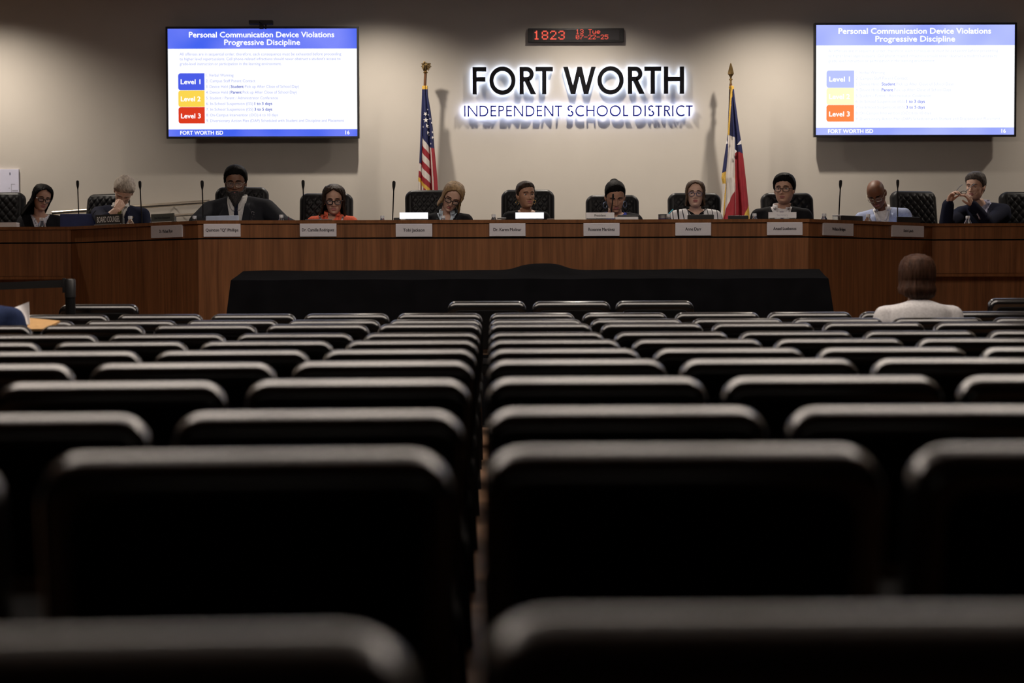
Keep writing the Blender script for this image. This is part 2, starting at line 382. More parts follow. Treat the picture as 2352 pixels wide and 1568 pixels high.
# ------------------------------------------------------------------ televisions
def television(name, label, c, depth, hdr, txt, boxes, Yd, strength, tag_):
    """c: photo corners of the lit screen (tl, tr, br, bl)"""
    tl, tr, br, bl = [at(x, y, WALLY - depth) for x, y in c]
    cx = (tl + tr + br + bl) / 4; wd = ((tr - tl).length + (br - bl).length) / 2; ht = ((tl - bl).length + (tr - br).length) / 2
    t = thing(name, label, 'television', cx, 'wall-mounted televisions')
    ux = V((1, 0, 0)); y = cx.y; o0 = V((cx.x - wd / 2, y, cx.z - ht / 2))
    bz = .02; dp = .055
    def B(x0, x1, z0, z1, ya, yb, bev=.004): return bx((o0.x + x0, y + ya, o0.z + z0), (o0.x + x1, y + yb, o0.z + z1), None, bev)
    obj('housing', B(-bz, wd + bz, -bz, ht + bz, .008, dp), M_BLK, t, sm=False)
    for nm, a in (('bezel', (-bz, wd + bz, ht, ht + bz)), ('bezel', (-bz, wd + bz, -bz, 0)), ('bezel', (-bz, 0, 0, ht)), ('bezel', (wd, wd + bz, 0, ht))):
        obj(nm, B(*a, -.004, .0085, .002), M_BLK, t, sm=False)
    obj('wall_mount', B(wd * .35, wd * .65, ht * .3, ht * .7, dp - .002, WALLY - y - .001), M_BLKM, t, sm=False)
    def rect(nm, x0, x1, z0, z1, lay, m, rad=0.):
        bm = bmesh.new(); pts = []
        X0, X1, Z0, Z1 = x0 * wd, x1 * wd, z0 * ht, z1 * ht; r = rad * ht
        if r > 0:
            pts += [V((X0 + r + r * math.cos(R(a)), 0, Z0 + r + r * math.sin(R(a)))) for a in range(270, 179, -15)]
            pts += [V((X0 + r + r * math.cos(R(a)), 0, Z1 - r + r * math.sin(R(a)))) for a in range(180, 89, -15)]
            pts += [V((X1, 0, Z1)), V((X1, 0, Z0))]
        else: pts = [V((X0, 0, Z0)), V((X0, 0, Z1)), V((X1, 0, Z1)), V((X1, 0, Z0))]
        f = bm.faces.new([bm.verts.new(V((o0.x, y + .0075 - .0008 * lay, o0.z)) + p) for p in pts]); bm.normal_update()
        return obj(nm, bm, m, t, sm=False)
    E = lambda n, c1, c2=None, s=1., sc=3.: emat(f'{tag_}_{n}', c1, c2, s * strength, sc)
    rect('screen', 0, 1, 0, 1, 0, E('white', (.93, .95, 1.0), None, 1.12))
    rect('header_band', 0, 1, .814, 1, 1, E('header', hdr[0], hdr[1], 1., 1.7))
    rect('footer_band', 0, 1, 0, .066, 1, E('header', hdr[0], hdr[1]))
    rect('table_rule', .9475, .9485, .13, .59, 1, E('rule', (.80, .82, .97)))
    for nm, z0, z1, colr in (('level_box', .43, .587, boxes[0]), ('level_box', .275, .428, boxes[1]), ('level_box', .122, .273, boxes[2])):
        rect(nm, .053, .192, z0, z1, 1, E('box%d' % int(z0 * 100), colr), .022)
    og = V((o0.x, y + .0055, o0.z)); wt = E('letters', (1, 1, 1), None, 1.12); pale = E('pale', txt[0]); dark = E('dark', txt[1])
    def T(nm, s, x0, x1, z, cap, m, bold=0.): text_on(nm, s, og, ux, UZ, x0 * wd, x1 * wd, z * ht, cap * ht, m, t, bold)
    T('title_text', 'Personal Communication Device Violations', .113, .880, .920, .049, wt, .022)
    T('title_text', 'Progressive Discipline', .299, .699, .849, .049, wt, .022)
    T('body_text', 'All offenses are in sequential order; therefore, each consequence must be exhausted before proceeding', .062, .917, .752, .026, pale)
    T('body_text', "to higher level repercussions. Cell phone-related infractions should never obstruct a student's access to", .062, .913, .707, .026, pale)
    T('body_text', 'grade-level instruction or participation in the learning environment.', .062, .600, .662, .026, pale)
    rows = ['1. Verbal Warning', '2. Campus Staff Parent Contact', '3. Device Held (Student Pick up After Close of School Day)', '4. Device Held (Parent Pick up After Close of School Day)',
            '5. Student / Parent / Administrator Conference', '6. In-School Suspension (ISS) 1 to 3 days', '7. In-School Suspension (ISS) 3 to 5 days', '8. On-Campus Intervention (OCI) 6 to 10 days',
            '9. Diversionary Action Plan (DAP) Scheduled with Student and Discipline and Placement']
    ends = [.346, .461, .691, .680, .580, .550, .550, .580, .930]
    bolds = {2: ('Student', .331, .399, '3. Device Held (', '(', 'Pick up After Close of School Day)', .406), 3: ('Parent', .331, .388, '4. Device Held (', '(', 'Pick up After Close of School Day)', .394),
             5: ('1 to 3 days', .456, .549, '6. In-School Suspension (ISS)', '', '', 0), 6: ('3 to 5 days', .456, .549, '7. In-School Suspension (ISS)', '', '', 0)}
    for i, s in enumerate(rows):
        z = .556 - i * .0528
        if i in bolds:
            bs, bx0, bx1, pre, _, post, pst = bolds[i]
            T('list_text', pre.strip(), .200, bx0 - (.004 if post else .008), z, .026, pale); T('bold_list_text', bs, bx0, bx1, z, .026, dark, .02)
            if post: T('list_text', post, pst, ends[i], z, .026, pale)
        else: T('list_text', s, .200, ends[i], z, .026, pale)
    for i, z in enumerate((.487, .328, .170)):
        T('level_text', f'Level {i + 1}', .067, .170, z, .043, wt, .024)
    T('footer_text', 'FORT WORTH ISD', .062, .288, .018, .034, wt, .022); T('page_number', '16', .937, .958, .018, .034, wt, .02)
    return t
television('television', 'left wall television with deep blue header and saturated level boxes', [(384, 67), (819, 64), (821, 312), (388, 314)], .17,
           [(.06, .13, .88), (.21, .26, .98)], [(.40, .43, .80), (.07, .10, .52)], [(.07, .11, .80), (.98, .68, .08), (.72, .045, .015)], 0, 1.0, 'tv_left')
television('television', 'right wall television with pale lavender header and washed-out level boxes', [(1876, 58.5), (2332, 55), (2328.5, 308.5), (1873, 310.5)], .17,
           [(.30, .36, 1.0), (.48, .54, 1.0)], [(.60, .64, .93), (.16, .20, .70)], [(.46, .52, 1.0), (1.0, .90, .55), (1.0, .23, .065)], 0, 1.12, 'tv_right')
# camera bar on the left television
a = at(572, 59, WALLY - .2); b = at(627, 47, WALLY - .2)
cb = thing('conference_camera', 'black camera bar mounted above the left television', 'camera', ((a.x + b.x) / 2, WALLY - .2, a.z))
obj('housing', bx((a.x, a.y - .03, a.z + .012), (b.x, a.y + .04, b.z), None, .008), M_BLK, cb, sm=False)
obj('bracket', bx((a.x + .1, a.y + .0, a.z - .03), (a.x + .14, a.y + .03, a.z + .014), None, .003), M_BLKM, cb, sm=False)
obj('bracket', bx((b.x - .08, a.y + .0, a.z - .03), (b.x - .066, a.y + .03, a.z + .014), None, .003), M_BLKM, cb, sm=False)
q = bmesh.new(); lathe(q, [(.016, 0), (.016, .006), (.010, .008)], ((a.x + b.x) / 2, a.y - .03, (a.z + b.z) / 2 + .006), 16, Matrix.Rotation(PI / 2, 3, 'X')); obj('lens', q, mat('camera_glass', (.01, .01, .02), .05), cb)
# ------------------------------------------------------------------ LED clock
DOT = {'0': '01110 10001 10011 10101 11001 10001 01110', '1': '00100 01100 00100 00100 00100 00100 01110', '2': '01110 10001 00001 00010 00100 01000 11111', '3': '01110 10001 00001 00110 00001 10001 01110',
       '5': '11111 10000 11110 00001 00001 10001 01110', '7': '11111 00001 00010 00100 01000 01000 01000', '8': '01110 10001 10001 01110 10001 10001 01110', '-': '00000 00000 00000 11111 00000 00000 00000',
       'T': '11111 00100 00100 00100 00100 00100 00100', 'u': '00000 00000 10001 10001 10001 10011 01101', 'e': '00000 00000 01110 10001 11111 10000 01110', ' ': '00000 00000 00000 00000 00000 00000 00000'}
a = at(1213, 96.5, WALLY - .05); b = at(1433, 64.5, WALLY - .05); zx = 620 / 2352
ck = thing('led_clock', 'black wall clock with red dot-matrix time and date above the sign', 'clock', ((a.x + b.x) / 2, WALLY - .05, a.z))
obj('housing', bx((a.x, a.y, a.z), (b.x, WALLY - .001, b.z), None, .004), M_BLK, ck, sm=False)
ip = lambda X, Yp, d=.056: at(1020 + X * zx, 40 + Yp * zx, WALLY - d)
p = ip(770, 198); q = ip(1528, 103)
obj('display_window', bx((p.x, a.y - .004, p.z), (q.x, a.y + .001, q.z), None, .001), mat('clock_window', (.030, .028, .032), .25, var=0), ck, sm=False)
M_LED = emat('red_led', (1.0, .13, .085), None, .95)
def dots(nm, s, x0, x1, y0, y1, adv=6, fat=.82, pitch=None):
    bm = bmesh.new(); n = len(s); tot = n * adv - (adv - 5)
    A = ip(x0, y1, .0555); Bp = ip(x1, y0, .0555); dx = (Bp.x - A.x) / tot; dz = (Bp.z - A.z) / 7
    for i, ch in enumerate(s):
        for r, row in enumerate(DOT[ch].split()):
            for c_, bit in enumerate(row):
                if bit == '1':
                    X = A.x + (i * adv + c_ + .5) * dx; Z = Bp.z - (r + .5) * dz
                    box(bm, (X - dx * fat / 2, A.y - .001, Z - dz * fat / 2), (X + dx * fat / 2, A.y + .001, Z + dz * fat / 2))
    obj(nm, bm, M_LED, ck, sm=False)

for i_, c_ in enumerate('1823'): dots('time_digit', c_, 778 + i_ * 72.5, 778 + i_ * 72.5 + 56, 115, 193, 5, 1.0)
dots('weekday_digits', '13 Tue', 1148, 1360, 103, 143, 6, .95); dots('date_digits', '07-22-25', 1148, 1430, 150, 191, 6, .95)
# ------------------------------------------------------------------ halo-lit sign, letters built from strokes
def stroke_line(x0, y0, x1, y1, hw):          # horizontally cut diagonal / vertical bar
    return [(x0 - hw, y0), (x0 + hw, y0), (x1 + hw, y1), (x1 - hw, y1)]
def hbar(x0, x1, y, w): return [(x0, y - w / 2), (x1, y - w / 2), (x1, y + w / 2), (x0, y + w / 2)]
def arc(cx, cy, rx, ry, a0, a1, w, n=22):
    o = []; i_ = []
    for k in range(n + 1):
        a = R(a0 + (a1 - a0) * k / n); o.append((cx + rx * math.cos(a), cy + ry * math.sin(a))); i_.append((cx + (rx - w) * math.cos(a), cy + (ry - w) * math.sin(a)))
    return [[o[k], o[k + 1], i_[k + 1], i_[k]] for k in range(n)]
def glyph(ch, W, s):
    """quads of a letter, height 1, width W, stroke s"""
    h = s / 2; q = []
    if ch == 'I': q = [stroke_line(W / 2, 0, W / 2, 1, h)]
    elif ch == 'F': q = [stroke_line(h, 0, h, 1, h), hbar(0, W, 1 - h, s), hbar(0, W * .93, .55, s)]
    elif ch == 'E': q = [stroke_line(h, 0, h, 1, h), hbar(0, W, 1 - h, s), hbar(0, W * .95, .53, s), hbar(0, W, h, s)]
    elif ch == 'L': q = [stroke_line(h, 0, h, 1, h), hbar(0, W, h, s)]
    elif ch == 'T': q = [stroke_line(W / 2, 0, W / 2, 1, h), hbar(0, W, 1 - h, s)]
    elif ch == 'H': q = [stroke_line(h, 0, h, 1, h), stroke_line(W - h, 0, W - h, 1, h), hbar(0, W, .54, s)]
    elif ch == 'N': q = [stroke_line(h, 0, h, 1, h), stroke_line(W - h, 0, W - h, 1, h), stroke_line(h * 1.1, 1, W - h * 1.1, 0, h * 1.15)]
    elif ch == 'O': q = arc(W / 2, .5, W / 2, .52, 0, 360, s, 40)
    elif ch == 'D': q = [stroke_line(h, 0, h, 1, h), hbar(0, W - .5, h, s), hbar(0, W - .5, 1 - h, s)] + arc(max(W - .5, s), .5, min(.5, W - s), .5, -90, 90, s)
    elif ch in 'PR':
        r = .265
        q = [stroke_line(h, 0, h, 1, h), hbar(0, W * .87 - r, 1 - h, s), hbar(0, W * .87 - r, 1 - 2 * r + h, s)] + arc(W * .87 - r, 1 - r, r, r, -90, 90, s)
        if ch == 'R': q.append(stroke_line(W * .40, 1 - 2 * r + s * .6, W - h * 1.25, 0, h * 1.25))
    elif ch == 'W':
        k = h * 1.08; q = [stroke_line(k, 1, W * .30, 0, k), stroke_line(W * .30, 0, W * .5, 1, k), stroke_line(W * .5, 1, W * .70, 0, k), stroke_line(W * .70, 0, W - k, 1, k)]
    elif ch == 'C': q = arc(.52, .5, .52, .52, 52, 308, s, 30)
    elif ch == 'S':
        q = arc(W / 2, .755, W / 2 * .92, .265, 30, 262, s, 20) + arc(W / 2, .255 , W / 2, .275, -150, 82, s, 20)
    return q
M_LETB = mat('letter_black', (.003, .003, .005), .5, var=0, spec=.15)
M_LETTINT = mat('letter_navy', (.006, .010, .16), .5, var=0, spec=.15)  # navy is blue halo light painted into the small letters' colour
M_HALO = emat('halo_led', (.62, .74, 1.0), None, 15.0)
M_HALO2 = emat('halo_led_small', (.60, .70, 1.0), None, 42.0)
sgn_p = ip(1170, 550, .06)
sign = thing('wall_sign', 'halo-lit dark lettering sign on the wall between the flags', 'sign', (sgn_p.x, WALLY, sgn_p.z))
def letter(ch, x0, x1, yb, yt, s, m, mh, inset, so):
    A = ip(x0, yb, .075); Bp = ip(x1, yt, .075); H = Bp.z - A.z; Wd = (Bp.x - A.x) / H
    lt = bmesh.new()
    for gi, pl in enumerate(glyph(ch, Wd, s)):
        e = .0004 * (gi if gi < 4 else 0)
        rings(lt, [[V((A.x + px * H, WALLY - so - e, A.z + pz * H)) for px, pz in pl], [V((A.x + px * H, WALLY - .078 - e, A.z + pz * H)) for px, pz in pl]])
    bmesh.ops.recalc_face_normals(lt, faces=lt.faces[:])
    o = obj('letter', lt, m, sign, sm=False)
    lb = bmesh.new()
    for pl in glyph(ch, Wd, s):
        cx = sum(p[0] for p in pl) / 4; cz = sum(p[1] for p in pl) / 4
        f = lb.faces.new([lb.verts.new(V((A.x + (cx + (px - cx) * inset) * H, WALLY - so + .0015, A.z + (cz + (pz - cz) * inset) * H))) for px, pz in pl])
        f.normal_update()
        if f.normal.y < 0: f.normal_flip()
    b = obj('halo_light', lb, mh, o, sm=False)
for ch, x0, x1 in (('F', 248, 368), ('O', 395, 622), ('R', 658, 800), ('T', 798, 948), ('W', 1040, 1322), ('O', 1337, 1565), ('R', 1603, 1747), ('T', 1747, 1892), ('H', 1917, 2092)):
    letter(ch, x0, x1, 668 - (x0 - 248) * .003, 432 - (x0 - 248) * .003, .155, M_LETB, M_HALO, .86, .030)
for ch, x0, x1 in [('I', 173, 189), ('N', 206, 291), ('D', 308, 386), ('E', 405, 455), ('P', 473, 530), ('E', 541, 592), ('N', 608, 690), ('D', 713, 789), ('E', 806, 855), ('N', 873, 953), ('T', 966, 1028),
                   ('S', 1073, 1128), ('C', 1144, 1222), ('H', 1240, 1312), ('O', 1329, 1428), ('O', 1444, 1541), ('L', 1561, 1605), ('D', 1647, 1723), ('I', 1745, 1761), ('S', 1777, 1832), ('T', 1841, 1901), ('R', 1918, 1976), ('I', 1985, 2001), ('C', 2021, 2099), ('T', 2109, 2166)]:
    letter(ch, x0, x1, 862 - (x0 - 173) * .002, 768 - (x0 - 173) * .001, .125, M_LETTINT, M_HALO2, .8, .042)
# ------------------------------------------------------------------ flags
M_GOLD = mat('gold_fringe', (.62, .38, .05), .55, var=.25, scale=150, bump=.4, bscale=400)
M_RED = mat('flag_red', (.28, .012, .022), .7, var=.1, sheen=.0); M_FW = mat('flag_white', (.62, .57, .53), .7, var=.05, sheen=.0)
M_BLUE = mat('flag_blue', (.010, .014, .075), .7, var=.1, sheen=.0); M_BRASS = mat('brass', (.55, .38, .16), .25, metal=1, var=.1)
M_POLE = mat('oak_pole', (.12, .05, .02), .35, var=.2, stretch=(20, 20, 1)); M_STAR = mat('star_white', (.75, .72, .70), .7, var=0)
def star_mesh(c, r, ux, uz, rot=0.):
    bm = bmesh.new(); n = ux.cross(uz).normalized()
    pts = [c + (ux * math.sin(a + rot) + uz * math.cos(a + rot)) * (r if k % 2 == 0 else r * .4) for k, a in ((k, 2 * PI * k / 10) for k in range(10))]
    rings(bm, [pts, [p + n * .003 for p in pts]]); bmesh.ops.recalc_face_normals(bm, faces=bm.faces[:]); return bm
FY = WALLY - .26
def flag(label, px_pole_top, px_pole_bot, left, right, zoff, colour, folds, finial):
    """left/right: photo outline of the cloth as (px, py) polylines; folds give it depth"""
    pt = at(*px_pole_top, FY + .03); pb = at(*px_pole_bot, FY + .03); d = (pt - pb).normalized(); foot = pb - d * ((pb.z - DAIS) / d.z)
    t = thing('flag', label, 'flag', foot, 'flags beside the sign')
    b = bmesh.new(); tube(b, [foot, pt], .014, 12); obj('pole', b, M_POLE, t)
    b = bmesh.new(); lathe(b, [(.16, DAIS), (.16, DAIS + .02), (.06, DAIS + .05), (.025, DAIS + .09), (.018, DAIS + .12)], (foot.x, foot.y, 0), 24); obj('floor_stand', b, M_BRASS, t)
    finial(t, pt, d)
    NV, NU = 280, 120; bm = bmesh.new(); grid = []
    ly = [p[1] for p in left]; lx = [p[0] for p in left]; ry = [p[1] for p in right]; rx = [p[0] for p in right]
    for i in range(NV + 1):
        v = i / NV; yy = ly[0] + (ly[-1] - ly[0]) * v; row = []
        a = at(np.interp(yy, ly, lx), yy, FY); c_ = at(np.interp(yy, ry, rx), yy, FY)
        for j in range(NU + 1):
            u = j / NU; p = a.lerp(c_, u)
            dep = folds(u, v); edge = .012 * math.sin(u * 9 + 1.5) * v
            row.append(bm.verts.new(p + V((edge * .3, -dep, 0))))
        grid.append(row)
    for i in range(NV):
        for j in range(NU):
            f = bm.faces.new((grid[i][j], grid[i][j + 1], grid[i + 1][j + 1], grid[i + 1][j])); f.material_index = colour((j + .5) / NU, (i + .5) / NV)
    solidify(bm, .006)
    o = obj('cloth', bm, [M_BLUE, M_FW, M_RED, M_GOLD], t, ang=180)
    return t, grid
# US flag (crop pixels /4.9 + (920,130))
cz = lambda x, y: (920 + x / 4.9, 130 + y / 4.9)
def eagle(t, pt, d):
    b = bmesh.new(); lathe(b, [(.012, 0), (.022, .006), (.024, .016), (.012, .024), (.009, .03)], pt - V((0, 0, .01)), 14); obj('finial_ball', b, M_BRASS, t)
    b = bmesh.new(); o = pt + V((0, 0, .02))
    capsule(b, o + V((0, 0, .0)), o + V((.0, 0, .055)), .014, .02); capsule(b, o + V((0, 0, .06)), o + V((-.012, -.012, .082)), .014, .011); capsule(b, o + V((-.012, -.015, .08)), o + V((-.024, -.03, .072)), .006, .002)
    for s, k in ((-1, .75), (1, 1.)):
        for q in range(4): capsule(b, o + V((s * .008, .004 * q, .055 + .006 * q)), o + V((s * (.028 + .009 * q) * k, .01 * q, .0 + .014 * q)), .010, .005)
        capsule(b, o + V((s * .01, 0, .062)), o + V((s * .045 * k, .01, .068)), .012, .009)
    obj('eagle_finial', remesh(b, .004, 1), M_BRASS, t)
L_us = [cz(250, 330), cz(247, 420), cz(238, 640), cz(228, 900), cz(216, 1180), cz(204, 1370), cz(200, 1560), cz(198, 1700), cz(196, 1850)]
R_us = [cz(301, 330), cz(306, 440), cz(338, 620), cz(363, 820), cz(378, 1010), cz(395, 1180), cz(412, 1360), cz(424, 1560), cz(430, 1700), cz(434, 1850)]
def us_col(u, v):
    y = 330 + v * 1520
    if y < 368: return 3
    if u < .09 and y < 1200: return 0
    sl = 150 * (u / .62) if u < .62 else 150
    if u < .62:
        k = (y - 870 - sl) / 82.
        if k < 0: return 0
        if y > 1352 + sl and y < 1400 + sl: return 3
        if y > 1400 + sl: return 2 if int(u * 10) % 2 else 1
        return 1 if int(k) % 2 == 0 else 2
    if y < 1015 + (u - .62) * 60: return 0
    w_ = (u - .62) / .38
    return 2 if w_ < .3 else (1 if w_ < .52 + .12 * (v - .6) else 2)
def us_fold(u, v):
    a = .015 + .06 * v
    return a * (.55 * math.exp(-((u - .05) / .07) ** 2) + .9 * math.exp(-((u - .38) / .17) ** 2) - .5 * math.exp(-((u - .64) / .06) ** 2) + .6 * math.exp(-((u - .86) / .09) ** 2))
usf, ug = flag('draped American flag with gold eagle finial, left of the sign', (977.5, 167), (964, 436), L_us, R_us, 0, us_col, us_fold, eagle)
for sx, sy, r, rot in ((292, 510, .020, .4), (280, 645, .024, .5), (285, 715, .030, 0), (293, 778, .026, .2), (303, 855, .022, .4), (345, 745, .018, .8), (310, 595, .012, .3), (318, 655, .012, .7), (355, 850, .015, .3), (357, 910, .020, .5), (322, 795, .012, .2), (325, 885, .012, 0), (260, 790, .012, .9), (330, 700, .010, .4), (345, 980, .013, .6)):
    px, py = cz(sx, sy); v = (sy - 330) / 1520; i = min(int(v * 110), 109)
    lx = np.interp(py, [p[1] for p in L_us], [p[0] for p in L_us]); rx = np.interp(py, [p[1] for p in R_us], [p[0] for p in R_us]); u = (px - lx) / (rx - lx)
    p = at(px, py, FY - us_fold(u, v) - .0075)
    obj('star', star_mesh(p, r * .92, V((1, 0, 0)), UZ, rot), M_STAR, usf, sm=False)
# Texas flag (crop pixels /4.022 + (1600,130))
tz = lambda x, y: (1600 + x / 4.022, 130 + y / 4.022)
def spear(t, pt, d):
    b = bmesh.new(); h = pt
    lathe(b, [(.012, -.05), (.02, -.045), (.02, -.03), (.011, -.025), (.010, .03), (.018, .035), (.018, .045), (.008, .05)], h, 14); obj('finial_collar', b, M_BRASS, t)
    b = bmesh.new(); rs = []
    for z, w_ in ((.05, .008), (.07, .012), (.095, .030), (.11, .028), (.15, .019), (.19, .008), (.205, .001)):
        rs.append([h + V((w_, 0, z)), h + V((0, w_ * .35, z)), h + V((-w_, 0, z)), h + V((0, -w_ * .35, z))])
    rings(b, rs); obj('spear_finial', b, M_BRASS, t, sm=False)
L_tx = [tz(300, 272), tz(296, 420), tz(286, 700), tz(278, 780), tz(250, 950), tz(228, 1120), tz(238, 1165), tz(240, 1300), tz(228, 1420), tz(216, 1500), tz(204, 1750), tz(200, 1900)]
R_tx = [tz(338, 272), tz(345, 350), tz(378, 600), tz(405, 770), tz(425, 900), tz(455, 1150), tz(478, 1350), tz(488, 1430), tz(492, 1500), tz(500, 1750), tz(504, 1900)]
def tx_px(u, v):
    y = 272 + v * 1628; py = 130 + y / 4.022
    lx = np.interp(py, [p[1] for p in L_tx], [p[0] for p in L_tx]); rx = np.interp(py, [p[1] for p in R_tx], [p[0] for p in R_tx])
    return ((lx + (rx - lx) * u) - 1600) * 4.022, y
def tx_col(u, v):
    x, y = tx_px(u, v)
    if y < 300: return 3
    if abs(x - (322 - (y - 272) * .060)) < 6 + 5 * (y < 330) and y < 720: return 3
    if y > 725 and x > 292 - max(0, y - 780) * .072 and x < 348 and y > 725 + (x - 300) * .5:
        if y > 1225 and x > 350 - (y - 1225) * .41: return 2
        if x < 290 - max(0, y - 780) * .072 + 10 and y > 1165: return 3
        return 1
    if x <= 350 and y > 725:
        if y > 1080 + (x - 228) * -.5 and y < 1175: return 3
        if y > 1165: return 3 if x < 240 - (y - 1165) * .05 else 1
        return 0
    if x > 348:
        if y > 870 + (x - 350) * .35:
            if y > 1370 and x > 480 - (y - 1370) * .5: return 3
            return 2
        return 0
    return 0
def tx_fold(u, v):
    a = .015 + .065 * v
    return a * (1.0 * math.exp(-((u - .42) / .16) ** 2) + .75 * math.exp(-((u - .82) / .12) ** 2) - .2 * math.exp(-((u - .62) / .05) ** 2) + .12 * math.cos(u * 38 + v * 5))
txf, tg = flag('draped Texas flag with spear finial, right of the sign', (1678.5, 192), (1668, 500), L_tx, R_tx, 0, tx_col, tx_fold, spear)
def tri(pts, m, t, nm):
    bm = bmesh.new(); rings(bm, [pts, [p + V((0, .003, 0)) for p in pts]]); bmesh.ops.recalc_face_normals(bm, faces=bm.faces[:]); obj(nm, bm, m, t, sm=False)
tri([at(*tz(372, 815), FY - .085), at(*tz(410, 770), FY - .065), at(*tz(413, 806), FY - .065), at(*tz(392, 813), FY - .075)], M_STAR, txf, 'star')
tri([at(*tz(268, 808), FY - .03), at(*tz(279, 764), FY - .03), at(*tz(287, 800), FY - .045)], M_STAR, txf, 'star')
tri([at(*tz(349, 850), FY - .085), at(*tz(372, 874), FY - .085), at(*tz(352, 898), FY - .085)], M_STAR, txf, 'star')
bm = bmesh.new(); tube(bm, [at(*tz(x, y), FY - .035 - .05 * (y - 272) / 1500) for x, y in ((318, 268), (326, 292), (318, 350), (310, 450), (304, 560), (298, 660), (294, 725))], .0085, 8); obj('gold_cord', bm, M_GOLD, txf)
# ================================================================== audience chairs
M_VINYL = mat('black_vinyl', (.0035, .0035, .004), .24, var=.15, scale=60, spec=1.0, coat=.45)
M_SEAT = mat('seat_fabric', (.004, .004, .0045), .8, var=.2, scale=200, spec=.15, bump=.2, bscale=600)
M_VINYL.node_tree.nodes['Principled BSDF'].inputs['Coat Roughness'].default_value = .24
M_LEGM = mat('chair_steel', (.02, .02, .022), .3, metal=.8, var=.05)
def make_audience_chair():
    t = thing('audience_chair', 'proto', 'chair', (0, 0, 0), 'padded audience chairs in rows')
    tilt = Matrix.Translation((0, .077, .517)) @ Matrix.Rotation(R(13), 4, 'X')
    bm = bmesh.new(); slab(bm, .524, .338, .082, .055, .026, tilt, 6, 6); obj('backrest', bm, M_VINYL, t, ang=70)
    bm = bmesh.new(); slab(bm, .44, .25, .012, .04, .004, tilt @ Matrix.Translation((0, -.0435, .045)), 5, 2); obj('back_shell', bm, M_SEAT, t)
    bm = bmesh.new(); slab(bm, .522, .44, .075, .06, .028, Matrix.Translation((0, .535, .44)) @ Matrix.Rotation(R(93), 4, 'X'), 6, 4); obj('seat', bm, M_SEAT, t, ang=70)
    for s in (-1, 1):
        bm = bmesh.new(); tube(bm, [(s * .225, .045, .64), (s * .238, .10, .42), (s * .24, .06, .2), (s * .245, -.0, .0)], .011, 8); obj('leg', bm, M_LEGM, t)
        bm = bmesh.new(); tube(bm, [(s * .225, .12, .405), (s * .235, .46, .40), (s * .238, .49, .37), (s * .245, .52, .0)], .011, 8); obj('leg', bm, M_LEGM, t)
        bm = bmesh.new(); tube(bm, [(s * .243, .03, .12), (s * .243, .508, .12)], .008, 8); obj('stretcher', bm, M_LEGM, t)
    return t
cproto = make_audience_chair()
first = True
def put_chair(loc, rz, label, sc=None):
    global first
    if first:
        first = False; cproto.location = loc; cproto.rotation_euler = (0, 0, rz); cproto['label'] = label
        if sc: cproto.scale = sc
        return cproto
    return dup(cproto, loc, rz, label, sc)
PITCH = .56
ROWZ = [0, .016, .016, .029, .027, .025, .021, .018, .021, 0, .017]
ROWD = [10.88, 9.99, 9.05, 8.06, 7.05, 6.11, 5.22, 4.25, 3.31, 2.34, 1.26]
rnd = random.Random(3)
for r, d in enumerate(ROWD):
    k0 = math.floor((-1150 / FPX * d) / PITCH) ; k1 = math.ceil((1240 / FPX * d) / PITCH)
    row = []
    for k in range(k0, k1 + 1):
        xl = k * PITCH - .003
        if (xl + .51) / d * FPX + 1128 < 4 or xl / d * FPX + 1128 > 2348: continue
        bend = (.06 * -k if k < 0 else 0.) * (1 if r >= 6 else (.5 if r >= 3 else .15))
        row.append((xl + .2525, d - bend + rnd.uniform(-.008, .008), R(rnd.uniform(-.8, .8)) + (R(-3.0) if k < 0 and r >= 3 else 0)))
    for i, (x, y, rz) in enumerate(row):
        side = f'{ORD[i]} from left'
        put_chair((x, y, 0), -rz, f'black padded audience chair in the {ORD[r]} full row from the dais, {side}', (1, 1, 1 - ROWZ[r] / .852))
for (px0, px1, py, lab) in ((1030, 1207, 692, 'leftmost of three in front of the draped table'), (1225, 1400, 692, 'middle of three in front of the draped table'), (1417, 1590, 691, 'rightmost of three in front of the draped table'),
                            (135, 318, 699, 'just behind the stanchion post'), (2272, 2449, 685, 'at the right frame edge ahead of the first row')):
    d = .508 * FPX / 177
    p = at((px0 + px1) / 2, py, d)
    put_chair((p.x, d, 0), 0, f'black padded chair, {lab}', (1, 1, (p.z + .004) / .852))
pc = at(75, 1412, 5.95)
t = thing('pouch', 'small bright pink pouch on the floor between the audience chairs at left', 'pouch', (pc.x, 5.95, 0))
bm = bmesh.new(); slab(bm, .17, .10, .06, .03, .02, Matrix.Translation((pc.x, 5.95, 0)), 5, 4); obj('pouch_body', bm, mat('pink_fabric', (.75, .05, .22), .6), t)
bm = bmesh.new(); tube(bm, [(pc.x - .05, 5.95, .09), (pc.x - .03, 5.95, .125), (pc.x + .03, 5.95, .125), (pc.x + .05, 5.95, .09)], .006, 6); obj('handle', bm, mat('pink_strap', (.55, .04, .16), .6), t)
